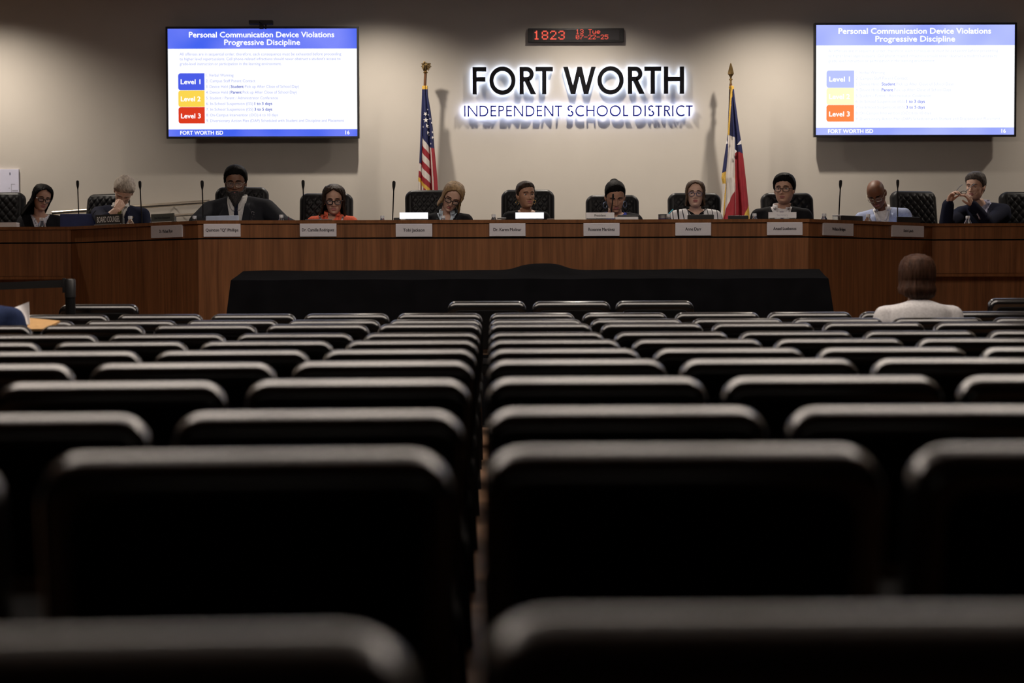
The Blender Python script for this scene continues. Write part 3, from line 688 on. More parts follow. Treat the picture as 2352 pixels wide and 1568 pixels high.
# ------------------------------------------------------------------ draped table
M_CLOTH = mat('black_tablecloth', (.0046, .0046, .0056), 1.0, var=.2, scale=8, spec=.02, bump=.15, bscale=15)
def draped_table():
    yf, yb = 12.78, 13.56
    fl = at(530, 643, yf); fr = at(1903, 638, yf); bl = at(558, 622, yb); br = at(1882, 617, yb)
    xf0, xf1, zf, zb = fl.x, fr.x, (fl.z + fr.z) / 2, (bl.z + br.z) / 2
    xb0, xb1 = bl.x, br.x
    bump = at(1245, 610, 13.3)
    NX, NY = 150, 16
    def top(u, v):
        x = (xf0 + (xf1 - xf0) * u) * (1 - v) + (xb0 + (xb1 - xb0) * u) * v; y = yf + (yb - yf) * v; z = zf + (zb - zf) * v
        z += .056 * (1 / (1 + math.exp((abs(x - bump.x) - .18) / .035))) * math.exp(-((v - .8) / .42) ** 2)
        z += .003 * math.sin(x * 9 + v * 4) * math.sin(x * 3.1) - .004 * (abs(2 * u - 1) ** 30)
        return V((x, y, z))
    bm = bmesh.new()
    per = [(i / NX, 0) for i in range(NX)] + [(1, j / NY) for j in range(NY)] + [(1 - i / NX, 1) for i in range(NX)] + [(0, 1 - j / NY) for j in range(NY)]
    g = [[bm.verts.new(top(i / NX, j / NY)) for i in range(NX + 1)] for j in range(NY + 1)]
    for j in range(NY):
        for i in range(NX): bm.faces.new((g[j][i], g[j][i + 1], g[j + 1][i + 1], g[j + 1][i]))
    edge = [g[0][i] for i in range(NX)] + [g[j][NX] for j in range(NY)] + [g[NY][NX - i] for i in range(NX)] + [g[NY - j][0] for j in range(NY)]
    prev = edge; n = len(per)
    for lv in range(1, 10):
        f = lv / 9; ring = []
        for k, (u, v) in enumerate(per):
            p = top(u, v); s = k / n
            out = V((-1 if u == 0 else (1 if u == 1 else 0), -1 if v == 0 else (1 if v == 1 else 0), 0))
            if out.length > 1: out.normalize()
            fold = .03 * f * math.sin(k * .55 + math.sin(k * .13) * 2) * (.35 + .65 * abs(2 * u - 1) ** 4)
            q = V((p.x, p.y, p.z * (1 - f) + .015 * f)) + out * (.012 * min(1, f * 5) + .12 * f * (1 if out.x else .25) + fold)
            ring.append(bm.verts.new(q))
        for k in range(n):
            bm.faces.new((prev[k], ring[k], ring[(k + 1) % n], prev[(k + 1) % n]))
        prev = ring
    bmesh.ops.recalc_face_normals(bm, faces=bm.faces[:])
    setp(obj('draped_table', bm, M_CLOTH, ang=60), 'long table under a black cloth with a raised lump, in front of the dais', 'table')
draped_table()
# ------------------------------------------------------------------ stanchion with belt
pp = at(161, 640, 11.62)
st = thing('belt_stanchion', 'black retractable belt stanchion beside the left aisle', 'stanchion', (pp.x, 11.62, 0))
bm = bmesh.new(); lathe(bm, [(.15, 0), (.15, .02), (.06, .04), (.032, .05), (.032, pp.z - .12)], (pp.x, 11.62, 0), 24); obj('post', bm, M_BLKM, st)
bm = bmesh.new(); lathe(bm, [(.035, pp.z - .12), (.035, pp.z - .01), (.028, pp.z)], (pp.x, 11.62, 0), 24); obj('head', bm, M_BLK, st)
bm = bmesh.new(); box(bm, (pp.x - .048, 11.605, pp.z - .09), (pp.x - .03, 11.635, pp.z + .004), None, .003); obj('belt_clip', bm, M_BLK, st)
e0 = at(149, 651, 11.62); e1 = at(-260, 667, 11.85); bm = bmesh.new()
rings(bm, [[e0 + V((0, -.001, .024)), e0 + V((0, .001, .024)), e0 + V((0, .001, -.024)), e0 + V((0, -.001, -.024))], [e1 + V((0, -.001, .024)), e1 + V((0, .001, .024)), e1 + V((0, .001, -.024)), e1 + V((0, -.001, -.024))]])
obj('belt', bm, mat('belt_webbing', (.006, .006, .007), .7), st, sm=False)
# ------------------------------------------------------------------ wall handrail and notice
hr = thing('handrail', 'sloping brushed-metal handrail on the wall behind the left wing', 'handrail', at(300, 476, 17.86))
for nm, ya, yb, rr in (('rail', 489, 463, .021), ('lower_rail', 513, 490, .014)):
    bm = bmesh.new(); tube(bm, [at(120, ya, 17.88), at(482, yb, 17.88)], rr, 12); obj(nm, bm, mat('rail_steel', (.80, .72, .60), .28, metal=1, var=.03), hr)
for px in (150, 400, 470):
    yy = 489 - (px - 120) * 26 / 362
    bm = bmesh.new(); tube(bm, [at(px, yy, 17.88), at(px, yy + 6, 17.9), at(px, yy + 7, 17.998)], .008, 8); obj('bracket', bm, M_CHROME, hr)
nt_ = thing('wall_notice', 'pale lavender notice sheet on the wall at the left frame edge', 'notice', at(20, 416, 17.98))
a = at(-25, 452, 17.98); b = at(43, 388.5, 17.98)
obj('sheet', bx((a.x, 17.975, a.z), (b.x, 17.998, b.z), None, .002), mat('lavender_sheet', (.70, .70, .86), .5, var=.06, scale=4), nt_, sm=False)
for i, (x0, y0, x1, y1) in enumerate(((21.5, 396, 24, 401.5), (25.6, 422, 26.6, 441), (25.6, 422, 34, 423), (20, 431, 22, 433), (28, 436, 41, 438.5))):
    p = at(x0, y1, 17.972); q = at(x1, y0, 17.972)
    obj('printed_mark', bx((p.x, 17.9735, p.z), (q.x, 17.9755, q.z)), mat('mark_grey', (.42, .42, .5), .6, var=0) if i else mat('mark_dark', (.12, .12, .2), .6, var=0), nt_, sm=False)
# ------------------------------------------------------------------ executive chairs
M_LEATH = mat('black_leather', (.0065, .0065, .0075), .42, spec=.22, var=.12, scale=50, bump=.08, bscale=200)
def make_exec():
    t = thing('executive_chair', 'proto', 'chair', (0, 0, 0), 'executive chairs behind the dais')
    H = .80; W = .47
    def curve(p):
        u = p.x / (W / 2); p.y += -.015 * (1 - u * u) + .03 * (p.z / H) ** 2; p.z += -.022 * u * u * max(0, (p.z / H)) ** 4; return p
    Mx = Matrix.Translation((0, .27, .50)) @ Matrix.Rotation(R(-6), 4, 'X')
    bm = bmesh.new(); slab(bm, W, H, .11, .065, .045, Mx, 6, 6, curve); obj('backrest', bm, M_LEATH, t, ang=70)
    bm = bmesh.new(); n = 64; g = []
    for j in range(n + 1):
        row = []
        for i in range(n + 1):
            x = (i / n - .5) * W * .80; z = .06 + (H - .10) * j / n
            a = ((x + z * .9) / .074) % 1; b = ((x - z * .9) / .074) % 1
            dpt = min(min(a, 1 - a), min(b, 1 - b)); puff = .012 * min(1, dpt / .22) ** .6
            ed = min(1, min(i, n - i, j, n - j) / 3)
            row.append(bm.verts.new(Mx @ curve(V((x, -.0555 - puff * ed, z)))))
        g.append(row)
    for j in range(n):
        for i in range(n): bm.faces.new((g[j][i], g[j][i + 1], g[j + 1][i + 1], g[j + 1][i]))
    obj('quilted_panel', bm, M_LEATH, t, ang=180)
    bm = bmesh.new(); slab(bm, .50, .50, .10, .07, .04, Matrix.Translation((0, .24, .46)) @ Matrix.Rotation(R(90), 4, 'X'), 6, 4); 
    obj('seat', bm, M_LEATH, t, ang=70)
    for s in (-1, 1):
        bm = bmesh.new(); slab(bm, .06, .30, .04, .025, .015, Matrix.Translation((s * .285, .18, .665)) @ Matrix.Rotation(R(90), 4, 'X'), 4, 3)
        a_ = obj('armrest', bm, M_LEATH, t)
        bm = bmesh.new(); tube(bm, [(s * .23, .05, .45), (s * .29, .04, .47), (s * .29, .03, .65)], .014, 8); tube(bm, [(s * .29, .03, .645), (s * .285, .17, .645)], .012, 8); obj('arm_support', bm, M_BLKM, t)
    bm = bmesh.new(); lathe(bm, [(.028, .10), (.028, .28), (.02, .28), (.02, .42)], (0, 0, 0), 14); obj('gas_column', bm, M_CHROME, t)
    for k in range(5):
        a = 2 * PI * k / 5 + .3; bm = bmesh.new(); tube(bm, [(0, 0, .12), (.30 * math.cos(a), .30 * math.sin(a), .07)], [.026, .016], 8); b_ = obj('base_arm', bm, M_BLKM, t)
        bm = bmesh.new(); lathe(bm, [(.028, -.02), (.03, 0), (.028, .02)], (.30 * math.cos(a), .30 * math.sin(a), .03), 12, Matrix.Rotation(PI / 2, 3, 'X')); obj('caster', bm, M_BLK, t)
    return t
xproto = make_exec(); xfirst = True
execs = [(-50, 61, 440, 17.2, -4, 'executive chair at the left frame edge behind the black-haired woman'),
         (183, 322, 444, 17.1, -28, 'executive chair behind the grey-haired man leaning on his fist'),
         (497, 618, 428, 15.95, 4, 'executive chair behind the bearded man in dark suit'),
         (690, 812, 442, 15.95, 0, 'executive chair behind the woman in the coral shirt'),
         (931, 1053, 435, 15.95, 6, 'executive chair behind the blonde woman'),
         (1151, 1273, 434, 15.95, -3, 'executive chair behind the woman with gold hoop earrings'),
         (1345, 1466, 446, 15.95, 0, 'executive chair behind the woman in the blue top'),
         (1534, 1652, 441, 15.95, 2, 'executive chair behind the woman in the striped white jacket'),
         (1745, 1866, 441, 15.95, 6, 'executive chair behind the man with the blue tie'),
         (2042, 2146, 437, 16.95, 18, 'executive chair beside the bald man in light blue jacket'),
         (2290, 2402, 439, 17.2, 8, 'executive chair at the right frame edge')]
for px0, px1, py, Y, rot, lab in execs:
    p = at((px0 + px1) / 2, py, Y + .05)
    # back top sits about .34 behind the root
    loc = V((p.x, Y - .36, DAIS)); loc.x = p.x + .36 * math.sin(R(rot))
    sc = (1, 1, (p.z - DAIS) / 1.292)
    if xfirst: xproto.location = loc; xproto.rotation_euler = (0, 0, R(rot)); xproto.scale = sc; xproto['label'] = 'black quilted ' + lab; xfirst = False
    else: dup(xproto, loc, R(rot), 'black quilted ' + lab, sc)
# ------------------------------------------------------------------ things on the desk
def behind(px, py, off):
    d = ray(px, py); o = offset(off)
    for i in range(len(o) - 1):
        a, b = o[i], o[i + 1]; t = b - a; n = V((-t.y, t.x))
        den = n.x * d.x + n.y * d.y
        s = (n.x * (a.x - CP.x) + n.y * (a.y - CP.y)) / den; p = CP + d * s
        f = (V((p.x, p.y)) - a).dot(t) / t.length_squared
        if -.0001 <= f <= 1.0001: return p, i
    return at(px, py, 15), 2
def rot_of(i):
    t = (PL[i + 1] - PL[i]).normalized(); return math.atan2(t.y, t.x)
mics = [(178, 413, 180, 'beside the black-haired woman'), (321, 414, 326, 'above the shoulder of the grey-haired man'), (464, 413, 466, 'left of the bearded man'), (696, 412, 697, 'left of the woman in coral shirt'),
        (905, 414, 899, 'left of the blonde woman'), (1409, 440, 1398, 'in front of the woman in blue top'), (1556, 470, 1566, 'in front of the woman in striped white jacket'), (1931, 412, 1926, 'left of the bald man'), (2062, 411, 2064, 'right of the bald man')]
M_FOAM = mat('mic_foam', (.008, .008, .009), .9, bump=.3, bscale=900)
for tx, ty, bx_, lab in mics:
    off = .34 if tx not in (321,) else .42
    b, i = behind(bx_, 500, off); tp = at(tx, ty, b.y); b.z = WORK
    t = thing('gooseneck_microphone', f'black gooseneck microphone {lab}', 'microphone', b, 'gooseneck microphones on the dais')
    bm = bmesh.new(); lathe(bm, [(.045, 0), (.045, .012), (.03, .025), (.012, .03), (.009, .06)], b, 16); obj('base', bm, M_BLK, t)
    mid = b.lerp(tp, .55) + V((0, .02, 0)); d = (tp - mid).normalized(); ns = tp - d * .075
    bm = bmesh.new(); tube(bm, [b + V((0, 0, .05)), b.lerp(mid, .5) + V((0, .012, 0)), mid, mid.lerp(ns, .6), ns], .0052, 8); obj('gooseneck', bm, M_BLKM, t)
    k_ = .62 if tx in (1409, 1556) else 1.
    bm = bmesh.new(); lathe(bm, [(r_ * k_, z_ * (.5 + .5 * k_)) for r_, z_ in [(.005, -.012), (.007, 0), (.010, .012), (.0125, .025), (.0138, .045), (.013, .062), (.007, .07)]], ns, 14, V((0, 0, 1)).rotation_difference(d).to_matrix()); obj('mic_head', bm, M_FOAM, t)
M_PET = mat('clear_pet', (.92, .95, .97), .05, trans=.95, var=0); M_LBL = mat('bottle_label', (.10, .16, .42), .4, var=.5, scale=60); M_CAPW = mat('white_cap', (.62, .64, .68), .4, var=0)
bottles = [(96, 500, .30, 'by the black-haired woman'), (299, 496, .22, 'below the grey-haired man'), (447, 495.5, .30, 'left of the silver laptop'), (646, 493, .30, 'right of the bearded man'), (878, 495, .35, 'right of the woman in coral shirt'),
           (1018, 495, .32, 'in front of the blonde woman'), (1134, 492, .3, 'left of the woman with gold earrings'), (1733, 490, .3, 'left of the man with the blue tie'), (1893, 490, .3, 'on the right wing by the angled corner'),
           (1994, 491.5, .25, 'in front of the bald man'), (2223, 495.5, .28, 'in front of the man holding glasses'), (1536, 491, .3, 'with purple tint beside the tumbler')]
for px, py, off, lab in bottles:
    b, i = behind(px, py, off); h = b.z - WORK; b.z = WORK; s = h / .215
    t = thing('water_bottle', f'small clear water bottle {lab}', 'bottle', b, 'water bottles on the dais')
    bm = bmesh.new(); lathe(bm, [(r * s * 1.05, z * s) for r, z in ((.028, 0), (.032, .006), (.032, .05), (.030, .056), (.032, .062), (.032, .11), (.030, .13), (.031, .14), (.026, .165), (.014, .188), (.0125, .196))], b, 18); obj('bottle_body', bm, M_PET, t)
    bm = bmesh.new(); lathe(bm, [(r * s * 1.05, z * s) for r, z in ((.0328, .07), (.0332, .071), (.0332, .118), (.0328, .119))], b, 18); obj('label_band', bm, M_LBL, t)
    bm = bmesh.new(); lathe(bm, [(r * s * 1.05, z * s) for r, z in ((.0145, .194), (.0148, .196), (.0148, .213), (.0135, .215))], b, 18); obj('cap', bm, M_CAPW, t)
M_LAPB = mat('blue_lit_laptop', (.05, .07, .20), .35, metal=.3, var=.1); M_LAPS = mat('silver_laptop_blue_light', (.52, .62, .80), .35, var=.08)  # blue light on both lids is put into their base colours; second lid is silver
laps = [(138, 216, 491, .36, M_LAPB, 'dark blue laptop lid beside the black-haired woman'), (473, 548, 495, .27, M_LAPS, 'silver laptop lid with painted pale blue light in front of the bearded man'), (700, 763, 503.5, .36, M_BLK, 'thin black laptop edge in front of the woman in coral shirt'),
        (1579, 1640, 492.5, .3, M_BLK, 'black laptop lid in front of the woman in striped white jacket'), (1672, 1719, 494.5, .3, M_BLK, 'black tablet standing below the Texas flag'), (1925, 1981, 495, .3, M_BLK, 'black laptop lid in front of the bald man'),
        (2060, 2113, 498, .3, M_BLK, 'black laptop lid at the end of the right wing'), (1418, 1470, 493.5, .36, M_BLK, 'black laptop lid in front of the woman in blue top'), (904, 920, 499.5, .36, M_BLK, 'small black device behind the glowing placard'), (1256, 1274, 502, .34, mat('brown_leather_case', (.12, .07, .045), .5), 'small brown leather case right of the glowing placard')]
for px0, px1, py, off, m, lab in laps:
    a, i = behind(px0, py, off); b, j = behind(px1, py, off); mid = (a + b) / 2; wd = (b - a).length; h = mid.z - WORK; rz = math.atan2(b.y - a.y, b.x - a.x)
    mid.z = WORK; t = thing('laptop', lab, 'laptop' if 'laptop' in lab else ('tablet' if 'tablet' in lab else 'device'), mid)
    Mx = Matrix.Translation(mid) @ Matrix.Rotation(rz, 4, 'Z')
    bm = bmesh.new(); slab(bm, wd, h, .009, .008, .003, Mx, 4, 2); obj('lid', bm, m, t)
    bm = bmesh.new(); box(bm, (-wd / 2, .006, .0), (wd / 2, .2, .014), Mx, .003); obj('keyboard_base', bm, M_BLK, t, sm=False)
    bm = bmesh.new(); box(bm, (-wd / 2 + .008, .0045, .014), (wd / 2 - .008, .006, max(h - .01, .02)), Mx); obj('screen', bm, mat('laptop_screen', (.02, .02, .03), .2, emit=(.5, .62, 1.), estr=.6), t, sm=False)
# tumbler, straw, papers
b, i = behind(1524, 492.5, .33); h = b.z - WORK; b.z = WORK
t = thing('tumbler', 'purple insulated tumbler with steel band beside a teal straw', 'tumbler', b)
bm = bmesh.new(); lathe(bm, [(.030, 0), (.034, .004), (.042, h - .035), (.042, h - .034)], b, 20); obj('cup', bm, mat('purple_enamel', (.03, .018, .12), .3), t)
bm = bmesh.new(); lathe(bm, [(.042, h - .034), (.043, h - .033), (.043, h - .006), (.042, h - .005)], b, 20); obj('steel_band', bm, M_CHROME, t)
bm = bmesh.new(); lathe(bm, [(.044, h - .005), (.044, h), (.03, h + .003)], b, 20); obj('lid', bm, M_BLK, t)
p, i = behind(1536, 491, .36); q = at(1546, 480.5, p.y); bm = bmesh.new(); st0 = p.copy(); st0.z = WORK + .02; tube(bm, [q + (p - q) * ((q.z - WORK - .0) / (q.z - p.z)), q], .0045, 8)
setp(obj('drinking_straw', bm, mat('teal_plastic', (.04, .45, .60), .35)), 'teal drinking straw leaning beside the purple tumbler', 'straw')
def paper(px0, px1, py0, py1, off, lab, m=None, th=None):
    a, i = behind(px0, py1, off); b_, j = behind(px1, py1, off); tpt, _ = behind(px0, py0, off); rz = rot_of(i); mid = (a + b_) / 2; mid.z = LEDGE
    wd = (b_ - a).length; Mx = Matrix.Translation(mid) @ Matrix.Rotation(rz, 4, 'Z'); n = max(3, int((tpt.z - LEDGE) / .003))
    t = thing('paper_stack', lab, 'papers', mid)
    for k in range(min(n, 9)):
        hh = max(tpt.z - LEDGE, .004) / min(n, 9); dx = .003 * math.sin(k * 2.1)
        obj('sheet', bx((-wd / 2 + dx, -.03, k * hh), (wd / 2 + dx, .09, (k + .92) * hh), Mx), m or M_WHITE, t, sm=False)
paper(1413, 1465, 498, 503.3, .08, 'stack of white papers beside the President placard')
paper(-30, 39, 511, 513.5, .12, 'white papers on the ledge at the left frame edge')
b, i = behind(663, 500, .3); b.z = WORK; q = at(663, 500, b.y)
t = thing('marker_pen', 'dark marker pen standing beside the bearded man\'s bottle', 'pen', b)
bm = bmesh.new(); tube(bm, [b, q], .005, 8); obj('barrel', bm, mat('maroon_plastic', (.09, .02, .05), .4), t)
bm = bmesh.new(); tube(bm, [q, q + V((0, 0, .012))], [.0045, .002], 8); obj('tip', bm, M_BLK, t)
for px, py, lab in ((1152, 500, 'clear plastic cup right of the bottle by the glowing placard'), (1922, 494, 'clear plastic cup beside the microphone on the right wing')):
    b, i = behind(px, py, .3); h = b.z - WORK; b.z = WORK
    t = thing('plastic_cup', lab, 'cup', b); bm = bmesh.new(); lathe(bm, [(.024, 0), (.026, .002), (.035, h - .004), (.037, h), (.034, h), (.033, h - .004), (.024, .006)], b, 18); obj('cup_wall', bm, M_PET, t)
    bm = bmesh.new(); lathe(bm, [(.035, h - .006), (.039, h - .004), (.039, h), (.036, h + .001)], b, 18); obj('rim', bm, M_CAPW, t)
# ================================================================== people
HZ = [(-.115, .030, -.060, .030), (-.107, .040, -.079, .026), (-.095, .049, -.085, .032), (-.080, .0565, -.087, .042), (-.065, .0615, -.088, .056), (-.050, .0655, -.088, .070), (-.030, .0695, -.087, .085), (-.010, .0725, -.087, .094),
      (.010, .0745, -.089, .098), (.030, .0755, -.0905, .0995), (.055, .074, -.089, .0975), (.080, .067, -.079, .091), (.100, .053, -.061, .077), (.112, .035, -.037, .056), (.118, .012, -.008, .032)]
HA = np.array(HZ); YC = .012
def g2(x, s): return math.exp(-(x / s) ** 2)
def head_pt(z, phi, jaw=1., feat=1.):
    a = np.interp(z, HA[:, 0], HA[:, 1]); yf = np.interp(z, HA[:, 0], HA[:, 2]); yb = np.interp(z, HA[:, 0], HA[:, 3])
    if z < -.01: a *= 1 + (jaw - 1) * min(1, (-z - .01) / .05)
    c = math.cos(phi); s = math.sin(phi); x = a * math.copysign(abs(s) ** .92, s)
    if c > 0: y = YC + (yf - YC) * c ** .80
    else: y = YC + (yb - YC) * abs(c) ** .9
    if c > 0 and feat > 0:
        d = 0.; ax = abs(x)
        prof = np.interp(z, [-.047, -.041, -.034, -.020, .0, .015, .030], [0, .009, .024, .0205, .012, .006, 0]); sg = np.interp(z, [-.042, -.030, 0, .02], [.0135, .0125, .0085, .008])
        d += prof * g2(x, sg) + .006 * g2(ax - .0145, .007) * g2(z + .036, .006)
        d -= .0115 * g2(ax - .031, .017) * g2(z - .005, .0115)
        d += .0050 * g2(ax - .028, .022) * g2(z - .027, .008) + .004 * g2(ax - .047, .018) * g2(z + .018, .014)
        d += .0055 * g2(x, .021) * g2(z + .0575, .0048) + .0065 * g2(x, .018) * g2(z + .0695, .0058) - .0045 * g2(x, .024) * g2(z + .0632, .0022)
        d -= .0035 * g2(x, .02) * g2(z + .081, .006); d += .005 * g2(x, .019) * g2(z + .098, .009)
        d -= .0025 * g2(ax - .026, .006) * g2(z + .048, .012)
        y -= d * feat
    return V((x, y, z))
PHI = [R(a) for a in list(np.linspace(-72, 72, 49)) + list(np.linspace(80, 280, 23))]
ZR = list(np.linspace(-.115, .034, 46)) + [.042, .052, .062, .072, .082, .091, .099, .106, .112, .116, .118]
M_EYE = mat('eye_white', (.50, .46, .43), .25, var=0); M_PUP = mat('pupil', (.012, .009, .008), .15, var=0)
def noise1(*a): return math.sin(a[0] * 1.7 + 1.3 * math.sin(a[1] * 2.3 + a[0] * .7)) * .5 + .5 * math.sin(a[0] * 4.1 + a[1] * 3.3)
def skin_mat(n, c): return mat('skin_' + n, c, .5, var=.07, scale=35, spec=.4)
def hair_shell(P, hz, opening, off, rough=.006, freq=26, zlo=-.07):
    """short hair: the scalp lifted by off, masked by a hairline function hz(phi)->lowest z"""
    bm = bmesh.new(); n = 72; zs = list(np.linspace(zlo, .118, 44)) ; g = []
    for z in zs:
        row = []
        for k in range(n):
            phi = 2 * PI * k / n; ph = phi if phi <= PI else phi - 2 * PI
            lo = hz(abs(ph)) + .0035 * noise1(ph * 9, 3.) + .004 * math.sin(ph * 2 + 1); zz = max(z, lo); p = head_pt(zz, ph, 1., 0)
            f = min(1, max(0, (z - lo) / .03 + .08)) if z > lo else .0
            nn = V((p.x, p.y - .01, p.z * .8)).normalized()
            row.append(bm.verts.new(p + nn * (.001 + f * (off(ph, zz) + rough * .6 * noise1(ph * freq / 4 + zz * 12, zz * 14) * min(1, (.118 - zz) / .04)))))
        g.append(row)
    for i in range(len(zs) - 1):
        for k in range(n):
            q = (k + 1) % n
            if zs[i + 1] <= min(hz(abs(((2 * PI * k / n) + PI) % (2 * PI) - PI)), hz(abs(((2 * PI * q / n) + PI) % (2 * PI) - PI))): continue
            bm.faces.new((g[i][k], g[i][q], g[i + 1][q], g[i + 1][k]))
    bm.faces.new(g[-1]); return bm
def hair_long(P, phi0, zend, flare, thick=.012, side=0., wob=.006, tuck=0.):
    """hair hanging around the head, open at the face: phi0(z) half opening angle, down to zend(phi)"""
    bm = bmesh.new(); n = 60; m = 46; g = []
    for j in range(m + 1):
        row = []
        for k in range(n + 1):
            t = -1 + 2 * k / n; ze = zend(abs(t)); z = .118 + (ze - .118) * (j / m) ** 1.0
            p0 = phi0(z); phi = PI + t * (PI - p0); ph = (phi + PI) % (2 * PI) - PI
            zz = max(z, -.02); p = head_pt(min(zz, .118), ph, 1., 0)
            if z < -.02:
                kf = (-.02 - z); kf = kf * kf / (kf + .04); tk = tuck * max(0, (-.06 - z) / .06) ** 2; p = V((p.x * (1 + flare * kf - tk), p.y * (1 + flare * kf * .6 - tk), z))
                p.y += .02 * min(1, kf / .1)
            nn = V((p.x, p.y - .01, max(p.z, 0) * .8)).normalized()
            if j == 0: p = V((0, .012, .1175))
            s = thick + wob * .6 * noise1(ph * 8 + side, z * 5) * min(1, (.118 - z) / .05) + .0025 * noise1(ph * 27, z * 6) * min(1, (.118 - z) / .05)
            if z > .1: s *= .8
            if j == 0: nn = V((0, 0, 1)); s = thick * .8
            p = p + nn * s; p.x += side * max(0, -z)
            row.append(bm.verts.new(p))
        g.append(row)
    for j in range(m):
        for k in range(n): bm.faces.new((g[j][k], g[j][k + 1], g[j + 1][k + 1], g[j + 1][k]))
    bmesh.ops.remove_doubles(bm, verts=bm.verts[:], dist=.0004)
    bmesh.ops.recalc_face_normals(bm, faces=bm.faces[:])
    return solidify(bm, .010)
def make_hand(bm, wr, D, Nn, T, curl=(20, 30, 25), thumb=(35, 20), scale=1., spread=4., vox=.0045, curls=None):
    """wr wrist, D towards the knuckles, Nn out of the back of the hand, T towards the thumb; adds to bm"""
    D = D.normalized(); Nn = (Nn - D * Nn.dot(D)).normalized(); S = D.cross(Nn); S = S if S.dot(T) > 0 else -S
    h = bmesh.new(); s = scale
    for i, (off, L) in enumerate(((.027, .088), (.009, .092), (-.009, .087), (-.026, .078))):
        k = wr + S * off * s + D * L * s
        capsule(h, wr + S * off * .7 * s, k, .015 * s, .0115 * s, 10, 2)
        ang = 0.; p = k; c3 = curls[i] if curls else curl; dirv = D
        for (ln, r0, r1), c_ in zip(((.044, .0098, .009), (.027, .009, .0082), (.022, .0082, .0066)), c3):
            ang += c_; lnn = ln * (1., 1.1, 1.02, .82)[i] * s
            dirv = (D * math.cos(R(ang)) - Nn * math.sin(R(ang)) + S * math.sin(R(spread * (1.5 - i)))).normalized()
            q = p + dirv * lnn; capsule(h, p, q, r0 * s, r1 * s, 10, 2); p = q
    capsule(h, wr + Nn * -.004 * s, wr + D * .06 * s - Nn * .004 * s, .021 * s, .02 * s, 10, 2)
    p = wr + S * .022 * s + D * .02 * s; dv = (D * math.cos(R(thumb[0])) + S * math.sin(R(thumb[0])) - Nn * .35).normalized()
    for ln, r0, r1, c_ in ((.042, .014, .0115, 0), (.031, .0112, .010, thumb[1]), (.026, .010, .0075, thumb[1])):
        dv = (dv - S * math.sin(R(c_)) * .8 + D * math.sin(R(c_)) * .3 - Nn * math.sin(R(c_)) * .5).normalized(); q = p + dv * ln * s; capsule(h, p, q, r0 * s, r1 * s, 10, 2); p = q
    b = remesh(h, vox, 1); append(bm, b); b.free()
def append(dst, src, mi=None):
    mp = {v: dst.verts.new(v.co) for v in src.verts}
    for f in src.faces:
        try:
            nf = dst.faces.new([mp[v] for v in f.verts]); nf.material_index = f.material_index if mi is None else mi
        except ValueError: pass
class Pz: pass
def torso_rings(P, off=0.):
    out = []
    for t, hw, hd, fw in ((-.06, .13, .10, 0), (.0, .172, .125, 0), (.14, .172, .122, 0), (.35, .160 + .02 * P.belly, .115 + .04 * P.belly, .01 + .02 * P.belly), (.55, .165 + .01 * P.belly, .118 + .02 * P.belly, .01), (.72, .172, .118, .008), (.85, .168, .105, .0), (.93, .135, .086, -.005), (.985, .085, .066, -.008), (1.01, .05, .05, -.006)):
        c = P.P.lerp(P.N, t) + P.F * fw * P.b; ring = []
        for k in range(28):
            a = 2 * PI * k / 28; cs, sn = math.cos(a), math.sin(a)
            ring.append(c + P.L * (hw * P.b * P.wide + off) * math.copysign(abs(cs) ** .85, cs) + P.F * (hd * P.b + off) * math.copysign(abs(sn) ** .9, sn) + (P.U * off if t > 1 else V((0, 0, 0))))
        out.append(ring)
    return out
def upper(P, off, sleeves=True, vox=.014, wrist_cut=.0, legs=False):
    bm = bmesh.new(); rings(bm, torso_rings(P, off))
    for s in (0, 1):
        S, E, W_ = P.S[s], P.E[s], P.W[s]; k = P.b * P.armf
        capsule(bm, P.N - P.U * .035 + (S - P.N) * .22, S, .050 * k + off, .046 * k + off); capsule(bm, S, S - P.U * .05, .047 * k + off, .052 * k + off)
        if sleeves:
            capsule(bm, S, E, .050 * k + off, .043 * k + off); capsule(bm, E, W_.lerp(E, max(wrist_cut, P.sleeve[s] if off > 0 else 0)), .042 * k + off, (.031 + .006 * (off > .01)) * k + off)
    if legs:
        for s in (0, 1): capsule(bm, *P.legs[s][0], .085, .06); capsule(bm, *P.legs[s][1], .058, .042)
    return remesh(bm, vox, 4)
def cut(bm, P, test):
    def arm(c):
        for E, W_ in zip(P.E, P.W):
            d = W_ - E; t = max(0, min(1, (c - E).dot(d) / d.length_squared))
            if (E + d * t - c).length < .085 * P.b: return True
        return False
    dl = [f for f in bm.faces if test(*(lambda r: (r.dot(P.L), r.dot(P.U), r.dot(P.F)))(f.calc_center_median() - P.N)) and not arm(f.calc_center_median())]
    bmesh.ops.delete(bm, geom=dl, context='FACES')
    nb = {}
    for e in bm.edges:
        if e.is_boundary:
            a, b = e.verts; nb.setdefault(a, []).append(b); nb.setdefault(b, []).append(a)
    for _ in range(14):
        new = {v: v.co * .5 + sum((q.co for q in ns), V((0, 0, 0))) * (.5 / len(ns)) for v, ns in nb.items()}
        for v, c in new.items(): v.co = c
    return bm
def surf(bvh, P, x, u, lift=.0, frm=.6):
    h = bvh.ray_cast(P.N + P.L * x + P.U * u + P.F * frm, -P.F)
    return (h[0] if h[0] else P.N + P.L * x + P.U * u + P.F * .1) + P.F * lift
def strip_on(bvh, P, inner, outer, us, lift, th=.004):
    bm = bmesh.new(); rows = []
    for u in us:
        xi, xo = inner(u), outer(u)
        rows.append([bm.verts.new(surf(bvh, P, xi + (xo - xi) * j / 4, u, lift)) for j in range(5)])
    for i in range(len(rows) - 1):
        for j in range(4): bm.faces.new((rows[i][j], rows[i][j + 1], rows[i + 1][j + 1], rows[i + 1][j]))
    bm.normal_update(); return solidify(bm, th)
